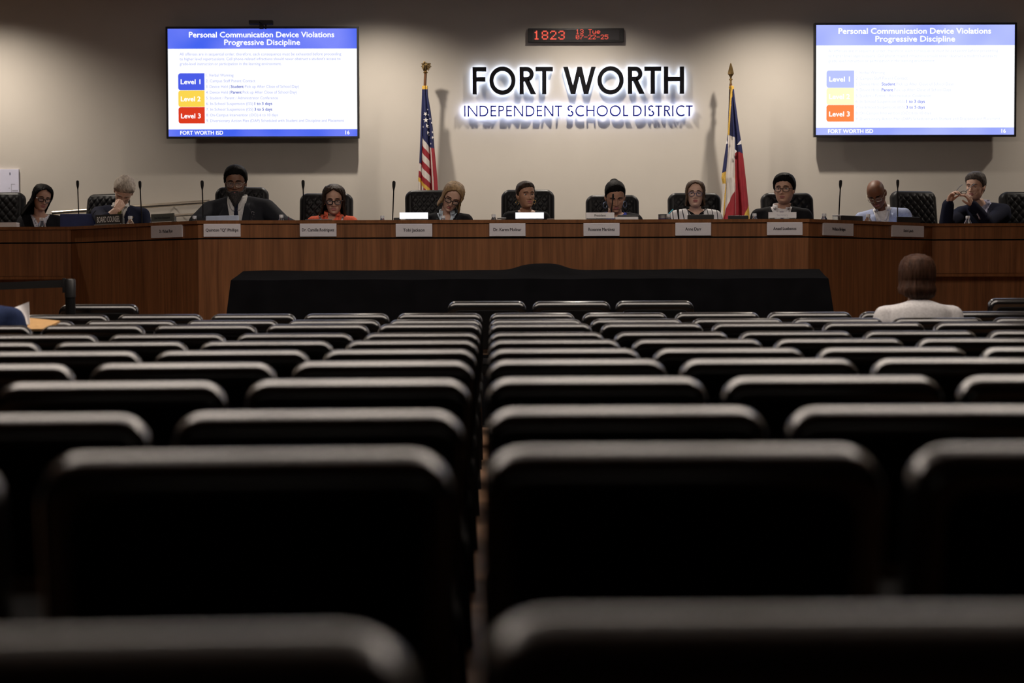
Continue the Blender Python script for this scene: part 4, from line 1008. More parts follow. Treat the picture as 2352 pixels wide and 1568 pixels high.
def person(label, Y, head, rot, neck, skin, hs=1., jaw=1., build=1., wide=1., belly=0., tyaw=0., sh=.175, arms=(None, None), hands=(None, None), lids=.25, gaze=0., hair=None, haircol=None, brow=None, glasses=None,
           top=None, jacket=None, shirt=None, vneck=None, tie=None, lapel=None, collar=None, extras=None, beard=None, seat_z=None, facing=1, floor_z=None, iris=None, ear_show=True, armf=1., group=None, headY=None, brown=.0, trousers=None, feat=1., lips=None, Wv=.05, sleeve=(0, 0)):
    P = Pz(); P.b = build; P.wide = wide; P.belly = belly; P.armf = armf; P.sleeve = sleeve
    floor_z = DAIS if floor_z is None else floor_z; seat_z = floor_z + .47 if seat_z is None else seat_z
    hc = at(*head, Y if headY is None else headY); P.N = at(neck[0], neck[1], Y + (neck[2] if len(neck) > 2 else .03))
    ty = R(tyaw) + (0 if facing > 0 else PI)
    P.L = V((math.cos(ty), math.sin(ty), 0)); F0 = V((math.sin(ty), -math.cos(ty), 0))
    P.P = V((P.N.x, P.N.y, 0)) - F0 * .10; P.P.z = seat_z + .10
    if len(neck) > 3: P.P.x += neck[3]
    P.U = (P.N - P.P).normalized(); P.F = P.L.cross(P.U).normalized()
    P.L = P.U.cross(P.F).normalized()
    P.S = [P.N - P.U * .070 * build - P.L * sh, P.N - P.U * .070 * build + P.L * sh]; P.E = []; P.W = []
    for s in (0, 1):
        a = arms[s]; sg = -1 if s == 0 else 1
        if a is None:
            E = P.S[s] + P.L * sg * .05 - P.U * .235 + F0 * .10; E.z = max(E.z, (WORK + .05) if floor_z == DAIS else floor_z + .6)
            W_ = E + F0 * .20 - P.L * sg * .12; W_.z = E.z
            if floor_z != DAIS: W_.z -= .06
        else: E, W_ = [v.copy() for v in a]
        P.E.append(E); P.W.append(W_)
    P.legs = []
    for sg in (-1, 1):
        hip = P.P + P.L * .09 * sg - V((0, 0, .02)); knee = hip + F0 * .40 + P.L * .03 * sg; knee.z = seat_z + .04; ank = knee + F0 * .03; ank.z = floor_z + .075
        P.legs.append(((hip, knee), (knee, ank)))
    root = thing('person', label, 'person', V((P.P.x, P.P.y, floor_z)), group)
    # ---- head and neck: one grid
    RH = Matrix.Rotation(R(rot[2]), 3, 'Y') @ Matrix.Rotation(R(rot[0]) + (0 if facing > 0 else PI), 3, 'Z') @ Matrix.Rotation(R(rot[1]), 3, 'X')
    hm = lambda p: hc + RH @ (p * hs)
    bm = bmesh.new(); rs = []
    nb = P.N - P.U * .05 - P.F * .0; hb = hm(V((0, .028, -.105)))
    qa = RH.to_quaternion(); qb = Matrix((P.L, -P.F, P.U)).transposed().to_quaternion()
    nk = .98 * hs * (build ** .5)
    for f in (0, .2, .4, .6, .8, .96):
        c = nb.lerp(hb, f); q = qb.slerp(qa, f); a = np.interp(f, [0, .35, 1], [.078, .060, .053]) * nk; b = np.interp(f, [0, .35, 1], [.072, .058, .052]) * nk
        rs.append([c + q @ V((a * math.sin(ph), -b * math.cos(ph), 0)) for ph in PHI])
    for z in ZR: rs.append([hm(head_pt(z, ph, jaw, feat)) for ph in PHI])
    vv = rings(bm, rs)
    # lips get their own colour
    bm.faces.ensure_lookup_table()
    inv = RH.transposed()
    for f in bm.faces:
        c = (inv @ (f.calc_center_median() - hc)) / hs
        if c.y < -.06 and abs(c.x) < .0235 and -.0745 < c.z < -.0525 and abs(c.x) / .0245 < 1 - abs(c.z + .0632) / .022: f.material_index = 1
    def add(src, mi):
        for v in src.verts: v.co = hm(v.co)
        append(bm, src, mi); src.free()
    for sg in (-1, 1):
        e = bmesh.new(); bmesh.ops.create_uvsphere(e, u_segments=14, v_segments=10, radius=1)
        for v in e.verts:
            x, y, z = v.co; yy = y * .021 + .004 * (z > .3); v.co = V((sg * (.076 * (1) + x * .011 + .006 * max(0, y)), .012 + yy + z * .004, -.006 + z * .031 * (1 - .15 * (z < 0) * abs(y))))
        add(e, 0)
        ec = V((sg * .031, -.0625, .005))
        e = bmesh.new(); bmesh.ops.create_uvsphere(e, u_segments=18, v_segments=14, radius=.0132, matrix=Matrix.Rotation(PI / 2, 4, 'X'))
        gz = V((math.sin(R(gaze)), -math.cos(R(gaze)), -.10)).normalized()
        for f in e.faces:
            dd = f.calc_center_median().normalized().dot(gz); f.material_index = 3 if dd > .86 else 2
        for v in e.verts: v.co += ec
        for v in e.verts: v.co = hm(v.co)
        append(bm, e); e.free()
        for up in (1, -1):
            e = bmesh.new(); bmesh.ops.create_uvsphere(e, u_segments=18, v_segments=16, radius=.0142)
            lim = (.62 - lids * 1.1) if up > 0 else .42
            dl = [f for f in e.faces if f.calc_center_median().normalized().z * up < lim]
            bmesh.ops.delete(e, geom=dl, context='FACES')
            for v in e.verts: v.co += ec
            add(e, 0)
        e = bmesh.new(); pts = []
        for k in range(8):
            x = .012 + .040 * k / 7; z = .0245 + .006 * math.sin(PI * (k / 7) ** .8) - .002 * (k / 7) + brown * (1 - k / 7)
            a_ = np.interp(z, HA[:, 0], HA[:, 1]); ph = math.asin(min(.99, (x / a_)) ** (1 / .92)); p = head_pt(z, ph, jaw, feat); pts.append(V((sg * p.x, p.y - .001, z)))
        tube(e, pts, [.002, .0034, .0038, .0038, .0036, .0032, .0026, .0015], 6); add(e, 4)
    # ---- torso, limbs, hands
    bd = upper(P, 0., True, .018, legs=True); append(bm, bd, 0); bd.free()
    for s in (0, 1):
        hd = hands[s]; sg = -1 if s == 0 else 1
        if hd is None:
            D = (P.W[s] - P.E[s]).normalized(); make_hand(bm, P.W[s], D, V((0, 0, 1)), -P.L * sg, (15, 20, 15), vox=.007)
        else: make_hand(bm, P.W[s], hd['D'], hd['N'], hd['T'], scale=hd.get('s', 1.), curl=hd.get('curl', (25, 35, 25)), curls=hd.get('curls'), thumb=hd.get('thumb', (35, 15)), vox=.004)
    sk = skin
    lipm = lips or mat('lips_' + sk.name, (.30, .10, .09), .45, var=0)
    bw = brow or haircol
    obj('body', bm, [sk, lipm, M_EYE, iris or M_PUP, bw], root, ang=180)
    P.hm = hm; P.root = root; P.hc = hc; P.RH = RH; P.hs = hs
    # ---- legs and shoes
    tb = bmesh.new(); capsule(tb, P.P - P.L * .08, P.P + P.L * .08, .125, .125)
    for s in (0, 1): capsule(tb, *P.legs[s][0], .10, .072); capsule(tb, *P.legs[s][1], .07, .058)
    obj('trousers', remesh(tb, .022, 3), trousers or mat('dark_trousers', (.012, .012, .016), .85, var=.1), root, ang=180)
    for s in (0, 1):
        a = P.legs[s][1][1]; b = bmesh.new(); capsule(b, V((a.x, a.y, floor_z + .045)), V((a.x, a.y, floor_z + .04)) + F0 * .15, .042, .036); obj('shoe', b, M_BLK, root)
    # ---- clothes
    base = shirt or top
    if base:
        crew = P_crew = vneck or (.0, .0)
        sb = upper(P, .008, True, .013, .02)
        nw = Wv
        if vneck:
            cut(sb, P, lambda x, u, f: (u > -.012 and math.hypot(x, f) < .078) or (0 < f < .20 * build and u > -vneck[1] and abs(x) < vneck[0] * (u + vneck[1]) / vneck[1]))
        else: cut(sb, P, lambda x, u, f: u > -.004 and math.hypot(x, f) < .066)
        obj('shirt' if shirt else 'top', sb, base, root, ang=180)
    body_src = upper(P, .008, True, .016); bvS = BVHTree.FromBMesh(body_src)
    bvJ = bvS
    if jacket:
        jm, vw, vd = jacket[:3]
        jb = upper(P, .017, True, .013, .07)
        bvJ = BVHTree.FromBMesh(jb)
        vf = lambda u: vw * (u + vd) / vd
        cut(jb, P, lambda x, u, f: (u > -.028 and math.hypot(x, f + .008) < .093) or (0 < f < .20 * build and u > -vd and abs(x) < vf(u)))
        solidify(jb, .007); obj('jacket', jb, jm, root, ang=180)
        if lapel:
            lw, lm = lapel
            us = list(np.linspace(-vd + .01, -.03, 14))
            for sg in (-1, 1):
                obj('lapel', strip_on(bvJ, P, lambda u: sg * (vf(u) - .004), lambda u: sg * (vf(u) + lw * min(1, (u + vd) / (vd * .55)) * (1 if u < -.06 else .62)), us, .006), lm, root, ang=180)
    if collar:
        cm, cw = collar
        for sg in (-1, 1):
            us = list(np.linspace(-.085, .012, 8))
            obj('collar', strip_on(bvS, P, lambda u: sg * (.012 + .038 * (u + .085) / .097), lambda u: sg * (.030 + .042 * ((u + .085) / .097) ** .7), us, .012, .004), cm, root, ang=180)
        b = bmesh.new(); ring0 = []; ring1 = []
        for k in range(25):
            a = R(-62 + 304 * k / 24) ; dv = P.L * math.cos(a) - P.F * math.sin(a)
            ring0.append(P.N - P.U * .022 + dv * (.078 * nk)); ring1.append(P.N + P.U * .028 - P.F * .004 + dv * (.069 * nk))
        rings(b, [ring0, ring1], closed=False); solidify(b, .005); obj('collar_band', b, cm, root, ang=180)
    if tie:
        tm, tl = tie
        us = list(np.linspace(-tl, -.045, 16)); hw = lambda u: np.interp(-u, [.03, .055, .06, tl], [.020, .0145, .013, .040])
        obj('tie', strip_on(bvS, P, lambda u: -hw(u), lambda u: hw(u), us, .010, .005), tm, root, ang=180)
        b = bmesh.new(); c = surf(bvS, P, 0, -.035, .014); rings(b, [[c + P.L * x * w_ + P.U * z + P.F * y * .008 for x, y in ((1, 0), (.6, 1), (-.6, 1), (-1, 0), (-.6, -1), (.6, -1))] for z, w_ in ((-.026, .012), (.0, .019), (.014, .018))]); obj('tie_knot', b, tm, root)
    # ---- hair
    if hair:
        for nm, hb_ in hair(P):
            for v in hb_.verts: v.co = hm(v.co)
            bmesh.ops.recalc_face_normals(hb_, faces=hb_.faces[:])
            obj(nm, hb_, haircol, root, ang=180)
    if beard:
        b, m_ = beard
        for v in b.verts: v.co = hm(v.co)
        obj('beard', b, m_, root, ang=180)
    if glasses: eyeglasses(P, root, **glasses)
    if extras: extras(P, root, bvS, bvJ)
    return P
def eyeglasses(P, root, m, w=.050, h=.036, r=.0028, z0=-.002, y0=-.0985, sq=3.2, lens=True, half=False):
    b = bmesh.new(); g = root
    for sg in (-1, 1):
        pts = []
        for k in range(24):
            a = 2 * PI * k / 24; c, s = math.cos(a), math.sin(a); x = math.copysign(abs(c) ** (2 / sq), c) * w / 2; z = math.copysign(abs(s) ** (2 / sq), s) * h / 2
            pts.append(P.hm(V((sg * .0335 + x, y0 + .010 * ((sg * .0335 + x) / .06) ** 2, z0 + z))))
        if half: pts = pts[:13]
        tube(b, pts, r * P.hs, 6, closed=not half)
        e = P.hm(V((sg * (.0335 + w / 2), y0 + .011, z0 + h * .22))); hinge = P.hm(V((sg * .0715, y0 + .018, z0 + h * .24))); ear = P.hm(V((sg * .0805, .004, .010))); tip = P.hm(V((sg * .079, .028, -.012)))
        tube(b, [e, hinge, ear, tip], r * .85 * P.hs, 6)
    tube(b, [P.hm(V((-.0335 + w / 2 - .001, y0, z0 + h * .12))), P.hm(V((0, y0 - .003, z0 + h * .2))), P.hm(V((.0335 - w / 2 + .001, y0, z0 + h * .12)))], r * P.hs, 6)
    fr = obj('glasses', b, m, g)
    if lens:
        for sg in (-1, 1):
            lb = bmesh.new(); vs_ = []
            for k in range(20):
                a = 2 * PI * k / 20; c, s = math.cos(a), math.sin(a); vs_.append(P.hm(V((sg * .0335 + math.copysign(abs(c) ** (2 / sq), c) * w / 2, y0 + .002, z0 + math.copysign(abs(s) ** (2 / sq), s) * h / 2))))
            rings(lb, [vs_, [v + P.RH @ V((0, .0012, 0)) for v in vs_]]); obj('lens', lb, M_LENSG, fr, sm=False)
M_LENSG = mat('spectacle_lens', (.6, .62, .66), .05, var=0, spec=.5, alpha=.035)
# ---- hair styles in head space
def ph0_bob(open_lo=62, top=.094, fr=52):
    return lambda z: R(np.interp(z, [-.3, -.09, -.02, .03, .06, .08, top, .118], [open_lo + 18, open_lo + 12, open_lo + 4, open_lo, fr, fr * .65, 0, 0]))
def st_bob(zl=-.125, flare=2.0, thick=.016, side=0., open_lo=62, curve=.03, wob=.006, fr=50, top=.094, tuck=0.):
    return lambda P: [('hair', hair_long(P, ph0_bob(open_lo, top, fr), lambda t: zl + curve * t * t, flare, thick, side, wob, tuck))]
def hz_man(front=.070, side=-.005, back=-.075, temple=.045):
    return lambda p: np.interp(math.degrees(p), [0, 30, 48, 62, 76, 88, 96, 118, 140, 180], [front, front - .002, front - .010, temple, temple - .02, side - .012, side + .018, side - .03, back, back])
def st_short(front=.070, off=.012, side=-.005, back=-.075, temple=.045, vol=.008, rough=.004, bun=None):
    def f(P):
        out = [('hair', hair_shell(P, hz_man(front, side, back, temple), 0, lambda ph, z: off + vol * max(0, z / .118), rough, zlo=back - .004))]
        if bun:
            b = bmesh.new(); bmesh.ops.create_icosphere(b, subdivisions=3, radius=bun[3])
            for v in b.verts: v.co = V(bun[:3]) + v.co * (1 + .05 * noise1(v.co.x * 200, v.co.z * 200))
            out.append(('hair_bun', b))
        return out
    return f
def beard_mesh(full=.010, chin=.03):
    bm = bmesh.new(); n = 50; zs = list(np.linspace(-.118, -.012, 26)); g = []
    for z in zs:
        row = []
        for k in range(n + 1):
            ph = R(-100 + 200 * k / n); p = head_pt(max(z, -.113), ph, 1., 1.); ax = abs(p.x)
            top_lim = np.interp(abs(math.degrees(ph)), [0, 14, 22, 34, 60, 80, 100], [-.050, -.050, -.052, -.058, -.052, -.02, -.01])
            f = max(0, min(1, (top_lim - z) / .008)); mouth = g2(p.x, .022) * g2(z + .064, .0085)
            nn = V((p.x, p.y - .02, 0)).normalized(); dwn = chin * g2(p.x, .035) * max(0, (-z - .07) / .045)
            row.append(bm.verts.new(p + nn * (-.003 + (full + .003) * f * (1 - .95 * mouth) + .003 * f * noise1(ph * 14, z * 90)) + V((0, -dwn * .35, -dwn * 1.2))))
        g.append(row)
    for j in range(len(zs) - 1):
        for k in range(n): bm.faces.new((g[j][k], g[j][k + 1], g[j + 1][k + 1], g[j + 1][k]))
    b2 = [bm.verts.new(V((v.co.x * .7, v.co.y * .4, v.co.z + .01))) for v in g[0]]
    for k in range(n): bm.faces.new((b2[k], b2[k + 1], g[0][k + 1], g[0][k]))
    bmesh.ops.recalc_face_normals(bm, faces=bm.faces[:]); return bm
# ---- colours
SK_FAIR = skin_mat('fair', (.58, .37, .28)); SK_MED = skin_mat('medium', (.46, .27, .19)); SK_TAN = skin_mat('tan', (.38, .205, .13)); SK_BRN = skin_mat('brown', (.17, .080, .048)); SK_DRK = skin_mat('deep_brown', (.155, .062, .030))
H_BLK = mat('hair_black', (.004, .0035, .0035), .55, spec=.06, var=.4, scale=60, stretch=(1, 1, .15), bump=.5, bscale=120); H_DBR = mat('hair_dark_brown', (.030, .017, .011), .5, spec=.13, var=.45, scale=60, stretch=(1, 1, .15), bump=.5, bscale=120)
H_BRN = mat('hair_brown', (.085, .050, .030), .5, spec=.13, var=.4, scale=60, stretch=(1, 1, .15), bump=.5, bscale=120); H_BLD = mat('hair_blonde', (.29, .19, .095), .5, spec=.13, var=.45, scale=70, stretch=(1, 1, .12), bump=.5, bscale=120)
H_GRY = mat('hair_grey', (.36, .31, .26), .5, spec=.13, var=.4, scale=70, stretch=(1, .3, .5), bump=.5, bscale=120); H_SALT = mat('hair_salt', (.06, .05, .045), .5, spec=.13, var=.6, scale=90, stretch=(1, .3, .5), bump=.5, bscale=120); H_BEARD = mat('beard_grey', (.045, .040, .038), .5, spec=.13, var=.7, scale=120, bump=.6, bscale=200)
def cloth(n, c, **k): return mat('cloth_' + n, c, .85, var=k.pop('var', .12), scale=80, spec=.15, bump=.15, bscale=500, **k)
J_BLK = cloth('black', (.008, .008, .010)); J_NAVY = cloth('navy', (.007, .009, .024)); J_CHAR = cloth('charcoal', (.016, .017, .021)); J_LBLUE = cloth('light_blue', (.33, .38, .55)); S_WHITE = cloth('white', (.66, .65, .66)); S_GREY = cloth('pale_grey', (.50, .49, .47)); S_LB = cloth('pale_blue', (.50, .58, .66))
T_CORAL = cloth('coral', (.78, .155, .085)); T_ROYAL = cloth('royal_blue', (.012, .025, .24)); T_NAVYTIE = cloth('tie_navy', (.008, .012, .07)); T_DK = cloth('tie_dark', (.008, .010, .022)); J_BLUE2 = cloth('mid_blue', (.020, .034, .095)); S_LILAC = cloth('lilac', (.38, .38, .50))
G_BLK = mat('frame_black', (.008, .008, .01), .25, var=0); G_MET = mat('frame_metal', (.35, .30, .24), .3, metal=.8, var=0); G_BLUE = mat('frame_blue', (.06, .07, .14), .3, var=0)
def pattern_mat(name, c1, c2, scale):
    m = mat(name, c1, .8, var=0); nt = m.node_tree; N = nt.nodes; n = N.new('ShaderNodeTexVoronoi'); n.inputs['Scale'].default_value = scale
    r = N.new('ShaderNodeValToRGB'); r.color_ramp.elements[0].color = c2 + (1,); r.color_ramp.elements[1].color = c1 + (1,); r.color_ramp.elements[0].position = .25; r.color_ramp.elements[1].position = .4
    tc = [x for x in N if x.type == 'TEX_COORD'][0]; nt.links.new(tc.outputs['Object'], n.inputs['Vector']); nt.links.new(n.outputs['Distance'], r.inputs[0]); nt.links.new(r.outputs[0], N['Principled BSDF'].inputs['Base Color']); return m
T_PRINT = pattern_mat('blouse_print', (.62, .62, .66), (.04, .05, .10), 75.)
def stripe_mat():
    m = mat('cloth_striped', (.66, .65, .66), .8, var=0); nt = m.node_tree; N = nt.nodes; wv = N.new('ShaderNodeTexWave'); wv.bands_direction = 'X'; wv.inputs['Scale'].default_value = 7.5; wv.inputs['Distortion'].default_value = .8; wv.inputs['Detail'].default_value = 0
    mp = N.new('ShaderNodeMapping'); mp.inputs['Rotation'].default_value = (0, R(6), 0); r = N.new('ShaderNodeValToRGB'); r.color_ramp.elements[0].position = .04; r.color_ramp.elements[1].position = .10; r.color_ramp.elements[0].color = (.03, .03, .04, 1); r.color_ramp.elements[1].color = (.66, .65, .66, 1)
    tc = [x for x in N if x.type == 'TEX_COORD'][0]; nt.links.new(tc.outputs['Object'], mp.inputs[0]); nt.links.new(mp.outputs[0], wv.inputs['Vector']); nt.links.new(wv.outputs['Fac'], r.inputs[0]); nt.links.new(r.outputs[0], N['Principled BSDF'].inputs['Base Color']); return m
J_STRIPE = stripe_mat()
BG = 'people seated behind the dais'
# 1 black-haired woman at far left
person('woman with long black hair and black glasses in black jacket and print blouse', 16.95, (97, 454), (30, 12, 9), (92, 492, .06), SK_MED, .97, .96, .92, tyaw=12, sh=.15, lids=.5, gaze=10,
       hair=st_bob(-.22, 1.6, .020, -.25, 64, .02, .010, 50), haircol=H_BLK, brow=H_BLK, glasses=dict(m=G_BLK, r=.0036, h=.034), shirt=T_PRINT, vneck=(.055, .10), jacket=(J_BLK, .085, .26), lapel=(.03, J_BLK), group=BG)
# 2 grey-haired man, forehead on his fist
Yd = 16.5
el = at(238, 508, Yd - .30); wr = at(268, 481, Yd - .27)
fist = dict(D=at(286, 459, Yd - .20) - wr, N=V((.25, -1, -.1)), T=V((-1, 0, .3)), curls=[(65, 80, 50), (70, 85, 50), (75, 85, 50), (75, 85, 50)], thumb=(25, 20), s=1.05)
person('grey-haired man in navy jacket bowing his forehead onto his fist', Yd, (284, 440), (14, 44, 10), (277, 473, .10, -.02), SK_FAIR, 1.02, 1.04, 1.08, tyaw=6, sh=.20, arms=((el, wr), None), hands=(fist, None), lids=.6, sleeve=(.72, 0),
       hair=st_short(.062, .016, -.005, -.08, .042, .012, .006), haircol=H_GRY, shirt=S_GREY, jacket=(J_NAVY, .07, .30), lapel=(.045, J_NAVY), collar=(S_GREY, 1), tie=(cloth('tie_olive', (.20, .20, .06)), .36), group=BG,
       extras=lambda P, root, bs, bj: obj('lapel_pin', bx(tuple(surf(bj, P, .115, -.085, .012) - V((.012, .002, .005))), tuple(surf(bj, P, .115, -.085, .012) + V((.012, .002, .006))), None, .001), M_BRASS, root, sm=False))
# 3 bearded man in dark suit
def p3x(P, root, bs, bj):
    c = surf(bs, P, .0, -.215, .019); obj('tie_clip', bx(tuple(c - V((.024, .002, .003))), tuple(c + V((.024, .002, .003)))), M_BRASS, root, sm=False)
    b = bmesh.new(); rr = random.Random(2)
    for k in range(22):
        q = surf(bj, P, .135 + rr.uniform(-.02, .02), -.15 + rr.uniform(-.05, .05), .006); bmesh.ops.create_icosphere(b, subdivisions=1, radius=.0032, matrix=Matrix.Translation(q))
    setp(obj('beaded_brooch', b, M_CHROME, root), kind='stuff')
a3 = (at(648, 512, 15.30), at(672, 522, 15.1)); b3 = (at(452, 512, 15.25), at(500, 522, 15.0))
person('bearded man with round glasses in dark suit, white shirt and tie', 15.4, (541, 420), (3, 10, 0), (546, 456, .05, .02), SK_BRN, 1.07, 1.06, 1.28, 1.02, .8, 0, .235, arms=(b3, a3), lids=.6, hair=st_short(.074, .016, -.02, -.085, .050, .010, .007), haircol=H_BLK, brow=H_BLK,
       glasses=dict(m=G_MET, r=.0026, h=.040, sq=2.4, w=.052), shirt=S_GREY, jacket=(J_CHAR, .085, .42), lapel=(.06, J_CHAR), collar=(S_GREY, 1), tie=(T_DK, .40), beard=(beard_mesh(.014, .05), H_BEARD), extras=p3x, group=BG, armf=1.05)
# 4 woman in coral shirt
def p4x(P, root, bs, bj):
    for sg in (-1, 1):
        us = list(np.linspace(-.20, .0, 12)); obj('lanyard', strip_on(bs, P, lambda u: sg * (.018 + .075 * (u + .2) / .2), lambda u: sg * (.036 + .075 * (u + .2) / .2), us, .012, .003), pattern_mat('lanyard_print', (.62, .60, .60), (.25, .05, .05), 60.), root)
    for sg in (-1, 1):
        e = P.hm(V((sg * .079, .0, -.040))); b = bmesh.new(); bmesh.ops.create_icosphere(b, subdivisions=2, radius=.006, matrix=Matrix.Translation(e)); obj('earring', b, M_BRASS, root)
person('woman with long brown hair and black glasses in coral shirt with lanyard', 15.4, (767, 459), (4, 13, 0), (763, 492, .04), SK_MED, 1.0, .98, 1.0, tyaw=0, sh=.165, lids=.6, hair=st_bob(-.15, 3.6, .022, -.12, 60, .01, .014, 46, .098), haircol=H_DBR, brow=H_DBR,
       glasses=dict(m=G_BLK, r=.0036, h=.036, sq=2.8), shirt=T_CORAL, vneck=(.035, .06), collar=(T_CORAL, 1), extras=p4x, group=BG)
# 5 blonde woman, head tilted
def p5x(P, root, bs, bj):
    b = bmesh.new(); tube(b, [surf(bs, P, x, -.085 + abs(x) * 1.3, .008) for x in np.linspace(-.05, .05, 11)], .0022, 6); obj('necklace', b, M_BRASS, root)
    b = bmesh.new(); bmesh.ops.create_icosphere(b, subdivisions=2, radius=.007, matrix=Matrix.Translation(surf(bs, P, 0, -.088, .010))); obj('pendant', b, M_BRASS, root)
person('blonde woman with black glasses tilting her head down, dark blazer over pale blue shirt', 15.35, (1039, 452), (8, 26, 20), (1027, 489, .08), SK_FAIR, 1.0, .94, .96, tyaw=-4, sh=.16, lids=.75, hair=st_bob(-.135, 3.0, .017, .05, 58, .02, .006, 46), haircol=H_BLD, brow=H_BRN,
       glasses=dict(m=G_BLK, r=.0034, h=.034), shirt=S_LB, vneck=(.05, .11), collar=(S_LB, 1), jacket=(J_BLK, .075, .24), lapel=(.04, J_BLK), extras=p5x, group=BG)
# 6 woman with gold hoops
def hoops(m, rr, tb, beads=True):
    def f(P, root, bs, bj):
        for sg in (-1, 1):
            c = P.hm(V((sg * .083, .008, -.043))) - V((0, 0, rr)); b = bmesh.new(); n = 14
            if beads:
                for k in range(n): bmesh.ops.create_icosphere(b, subdivisions=1, radius=tb * (1.2 if k % 2 else .9), matrix=Matrix.Translation(c + V((math.cos(2 * PI * k / n) * rr * .8, .3 * rr * math.cos(2 * PI * k / n), math.sin(2 * PI * k / n) * rr))))
                tube(b, [c + V((math.cos(2 * PI * k / n) * rr * .8, .3 * rr * math.cos(2 * PI * k / n), math.sin(2 * PI * k / n) * rr)) for k in range(n)], tb * .6, 6, closed=True)
                b2 = remesh(b, .003, 0)
            else:
                tube(b, [c + V((math.cos(2 * PI * k / n) * rr * .62, .2 * rr * math.cos(2 * PI * k / n), math.sin(2 * PI * k / n) * rr)) for k in range(n)], tb, 6, closed=True); b2 = b
            obj('earring', b2, m, root)
    return f
person('woman with pulled-back brown hair and gold hoop earrings in black top', 15.4, (1208, 449), (20, 0, -3), (1209, 482, .05), SK_TAN, .93, .93, .93, tyaw=6, sh=.155, lids=.1, gaze=8, hair=st_short(.070, .010, -.012, -.085, .052, .006, .001, bun=(0, .105, -.02, .035)), haircol=H_DBR, brow=H_DBR,
       top=J_BLK, vneck=(.085, .07), extras=hoops(mat('gold', (.75, .50, .16), .22, metal=1, var=0), .017, .0032), group=BG)
# 7 woman in blue top looking down
person('dark-haired woman looking down in royal blue top and black jacket', 15.4, (1413, 453), (2, 24, -2), (1413, 488, .07), SK_TAN, 1.02, 1.02, 1.03, tyaw=2, sh=.175, lids=.8, hair=st_short(.078, .008, -.012, -.08, .054, .012, .003, bun=(0, .09, .085, .045)), haircol=H_BLK, brow=H_BLK,
       top=T_ROYAL, vneck=(.07, .045), jacket=(J_BLK, .10, .30), extras=hoops(mat('bead_dark', (.12, .15, .22), .25, metal=.5, var=0), .026, .004, False), group=BG)
# 8 woman in striped jacket
person('woman with brown bob and blue-rimmed glasses in white pinstriped jacket', 15.4, (1597, 446), (-6, 0, 0), (1598, 480, .05), SK_FAIR, .94, .98, .98, tyaw=0, sh=.165, lids=.1, gaze=-4, hair=st_bob(-.105, 2.3, .015, 0, 56, .01, .007, 44), haircol=H_BRN, brow=H_BRN,
       glasses=dict(m=G_BLUE, r=.0026, h=.036, sq=2.6), top=J_BLK, vneck=(.05, .05), jacket=(J_STRIPE, .062, .34), lapel=(.045, J_STRIPE), group=BG)
# 9 man with blue tie
person('black-haired man with thin glasses in black suit, white shirt and blue tie', 15.4, (1801, 436), (-20, -1, 0), (1795, 476, .05), SK_MED, 1.02, 1.06, 1.10, tyaw=-8, sh=.195, lids=.25, gaze=-4, hair=st_short(.064, .016, -.012, -.075, .040, .012, .004), haircol=H_BLK, brow=H_BLK, brown=-.002,
       glasses=dict(m=G_BLK, r=.0022, h=.034), shirt=S_WHITE, jacket=(J_BLK, .085, .32), lapel=(.055, J_BLK), collar=(S_WHITE, 1), tie=(T_NAVYTIE, .36), group=BG)
# 10 bald man
person('bald man in glasses looking down, light blue jacket over white shirt', 16.3, (2013, 446), (-26, 32, -8), (2026, 480, .10, .05), SK_DRK, 1.02, 1.02, 1.05, tyaw=-14, sh=.19, lids=.7, hair=None, haircol=H_BLK, brow=H_BLK,
       glasses=dict(m=G_MET, r=.0026, h=.034), shirt=S_WHITE, jacket=(J_LBLUE, .075, .36), lapel=(.055, J_LBLUE), collar=(S_WHITE, 1), group=BG)
# 11 man holding his glasses in both hands
Yd = 16.8
w0 = at(2178, 467, Yd - .38); e0 = at(2172, 512, Yd - .34); w1 = at(2232, 471, Yd - .32); e1 = at(2268, 512, Yd - .22)
h0 = dict(D=at(2185, 449, Yd - .42) - w0, N=V((-.5, .6, .3)), T=V((1, -.3, .1)), curls=[(35, 55, 30), (30, 45, 30), (25, 40, 30), (20, 35, 30)], thumb=(30, 14), s=1.02)
h1 = dict(D=at(2224, 446, Yd - .38) - w1, N=V((.5, -.8, .4)), T=V((-1, -.2, .2)), curls=[(25, 45, 30), (35, 55, 30), (45, 60, 30), (50, 60, 30)], thumb=(35, 14), s=1.02)
def p11x(P, root, bs, bj):
    b = bmesh.new(); d = (P.W[0] - P.E[0]).normalized(); c = P.W[0] - d * .012; u = d.cross(V((0, 1, 0))).normalized(); v = d.cross(u)
    for q in (-.006, .006): tube(b, [c + d * q + (u * math.cos(2 * PI * k / 20) + v * math.sin(2 * PI * k / 20)) * .037 for k in range(20)], .0055, 6, closed=True)
    setp(obj('bracelet', b, mat('white_beads', (.7, .7, .7), .4, var=0), root), 'white bracelet')
person('man in dark suit raising his glasses with both hands', Yd, (2240, 429), (-38, 6, 3), (2256, 468, .06, .03), SK_FAIR, 1.02, 1.04, 1.08, tyaw=-16, sh=.19, arms=((e0, w0), (e1, w1)), hands=(h0, h1), lids=.5, hair=st_short(.068, .012, -.01, -.075, .044, .012, .006), haircol=H_SALT,
       shirt=S_LILAC, jacket=(J_NAVY, .07, .17), lapel=(.05, J_NAVY), collar=(S_LILAC, 1), extras=p11x, group=BG)
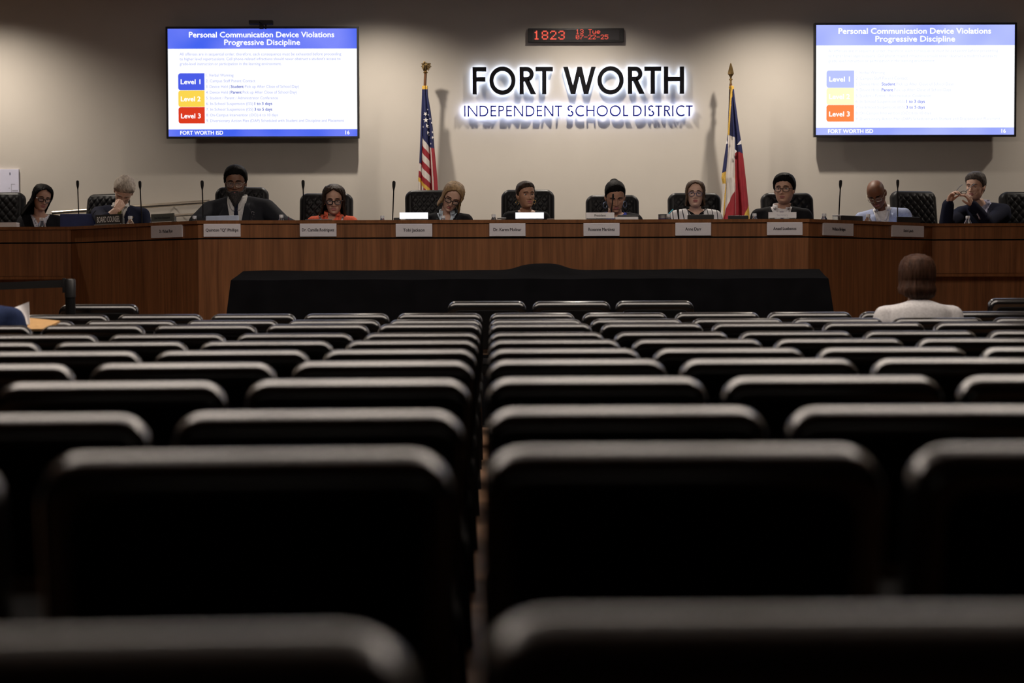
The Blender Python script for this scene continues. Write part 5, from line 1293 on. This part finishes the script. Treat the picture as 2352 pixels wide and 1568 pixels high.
# the spectacles he holds
Yg = Yd - .44
gl = thing('eyeglasses', 'black eyeglasses held up between the hands of the man in dark suit', 'glasses', at(2206, 442, Yg))
b = bmesh.new()
for cx, cy in ((2201, 443.5), (2213.5, 442)):
    tube(b, [at(cx + 5.6 * math.copysign(abs(math.cos(a)) ** .7, math.cos(a)), cy + 3.4 * math.copysign(abs(math.sin(a)) ** .7, math.sin(a)), Yg) for a in (2 * PI * k / 18 for k in range(18))], .0028, 6, closed=True)
obj('rims', b, G_BLK, gl)
for p, q in (((2195.5, 440), (2210, 424)), ((2219, 439), (2239, 423))):
    b = bmesh.new(); tube(b, [at(*p, Yg), at((p[0] + q[0]) / 2, (p[1] + q[1]) / 2 - 2, Yg + .06), at(*q, Yg + .13)], .0030, 6); obj('temple', b, G_BLK, gl)
# audience: woman seen from behind
person('brown-bobbed woman in white shirt seen from behind in the audience', 10.42, (2105, 638), (4, 4, 2), (2108, 696, -.03), SK_FAIR, 1.02, 1., 1.05, facing=-1, sh=.20, floor_z=0., seat_z=.46, hair=st_bob(-.132, 3.0, .026, 0, 60, .05, .006, 44, tuck=.42), haircol=mat('hair_auburn', (.055, .026, .016), .5, spec=.13, var=.45, scale=60, stretch=(1, 1, .15), bump=.4, bscale=120),
       top=S_WHITE, vneck=None, trousers=J_NAVY)
# audience: man in blue jacket at the left edge
person('man in blue jacket at the left frame edge holding papers', 9.45, (-60, 628), (8, 8, 0), (-62, 702, -.02), SK_FAIR, 1.0, 1., 1.1, facing=-1, sh=.205, floor_z=0., seat_z=.46, hair=st_short(), haircol=H_GRY, shirt=S_WHITE, jacket=(J_BLUE2, .06, .3), trousers=J_BLUE2)
# his papers and folder
Yp = 9.7
pf = thing('paper_sheet', 'white curled sheet of paper held up by the man at left edge', 'paper', at(58, 730, Yp))
b = bmesh.new(); g = []
for j in range(13):
    v = j / 12; row = []
    for i in range(9):
        u = i / 8; xl = np.interp(v, [0, .35, .7, 1], [60, 52, 40, 24]); 
        row.append(b.verts.new(at(xl + (66 - xl - (0 if v < .8 else 0)) * u + (2 * (1 - v)), 745 - 52 * (v if True else 0) - 0 + (1 - u) * 22 * max(0, v - .25), Yp + .05 * math.sin(u * 2.2) + .04 * v)))
    g.append(row)
for j in range(12):
    for i in range(8): b.faces.new((g[j][i], g[j][i + 1], g[j + 1][i + 1], g[j + 1][i]))
b.normal_update(); solidify(b, .0015); obj('sheet', b, mat('paper_white', (.78, .77, .78), .7, var=.02), pf)
ff = thing('folder', 'tan folder lying beside the man at the left edge', 'folder', at(100, 745, Yp))
c0 = at(62, 760, 9.62); c1 = at(100, 760, 9.55); c2 = at(138, 741, 9.86); c3 = at(66, 734, 10.0)
for nm, dz in (('back_cover', 0.), ('front_cover', .007)):
    b = bmesh.new(); rings(b, [[p + V((0, 0, dz)) for p in (c0, c1, c2, c3)], [p + V((0, 0, dz + .004)) for p in (c0, c1, c2, c3)]]); bmesh.ops.recalc_face_normals(b, faces=b.faces[:]); obj(nm, b, mat('manila', (.62, .36, .14), .6, var=.06), ff, sm=False)
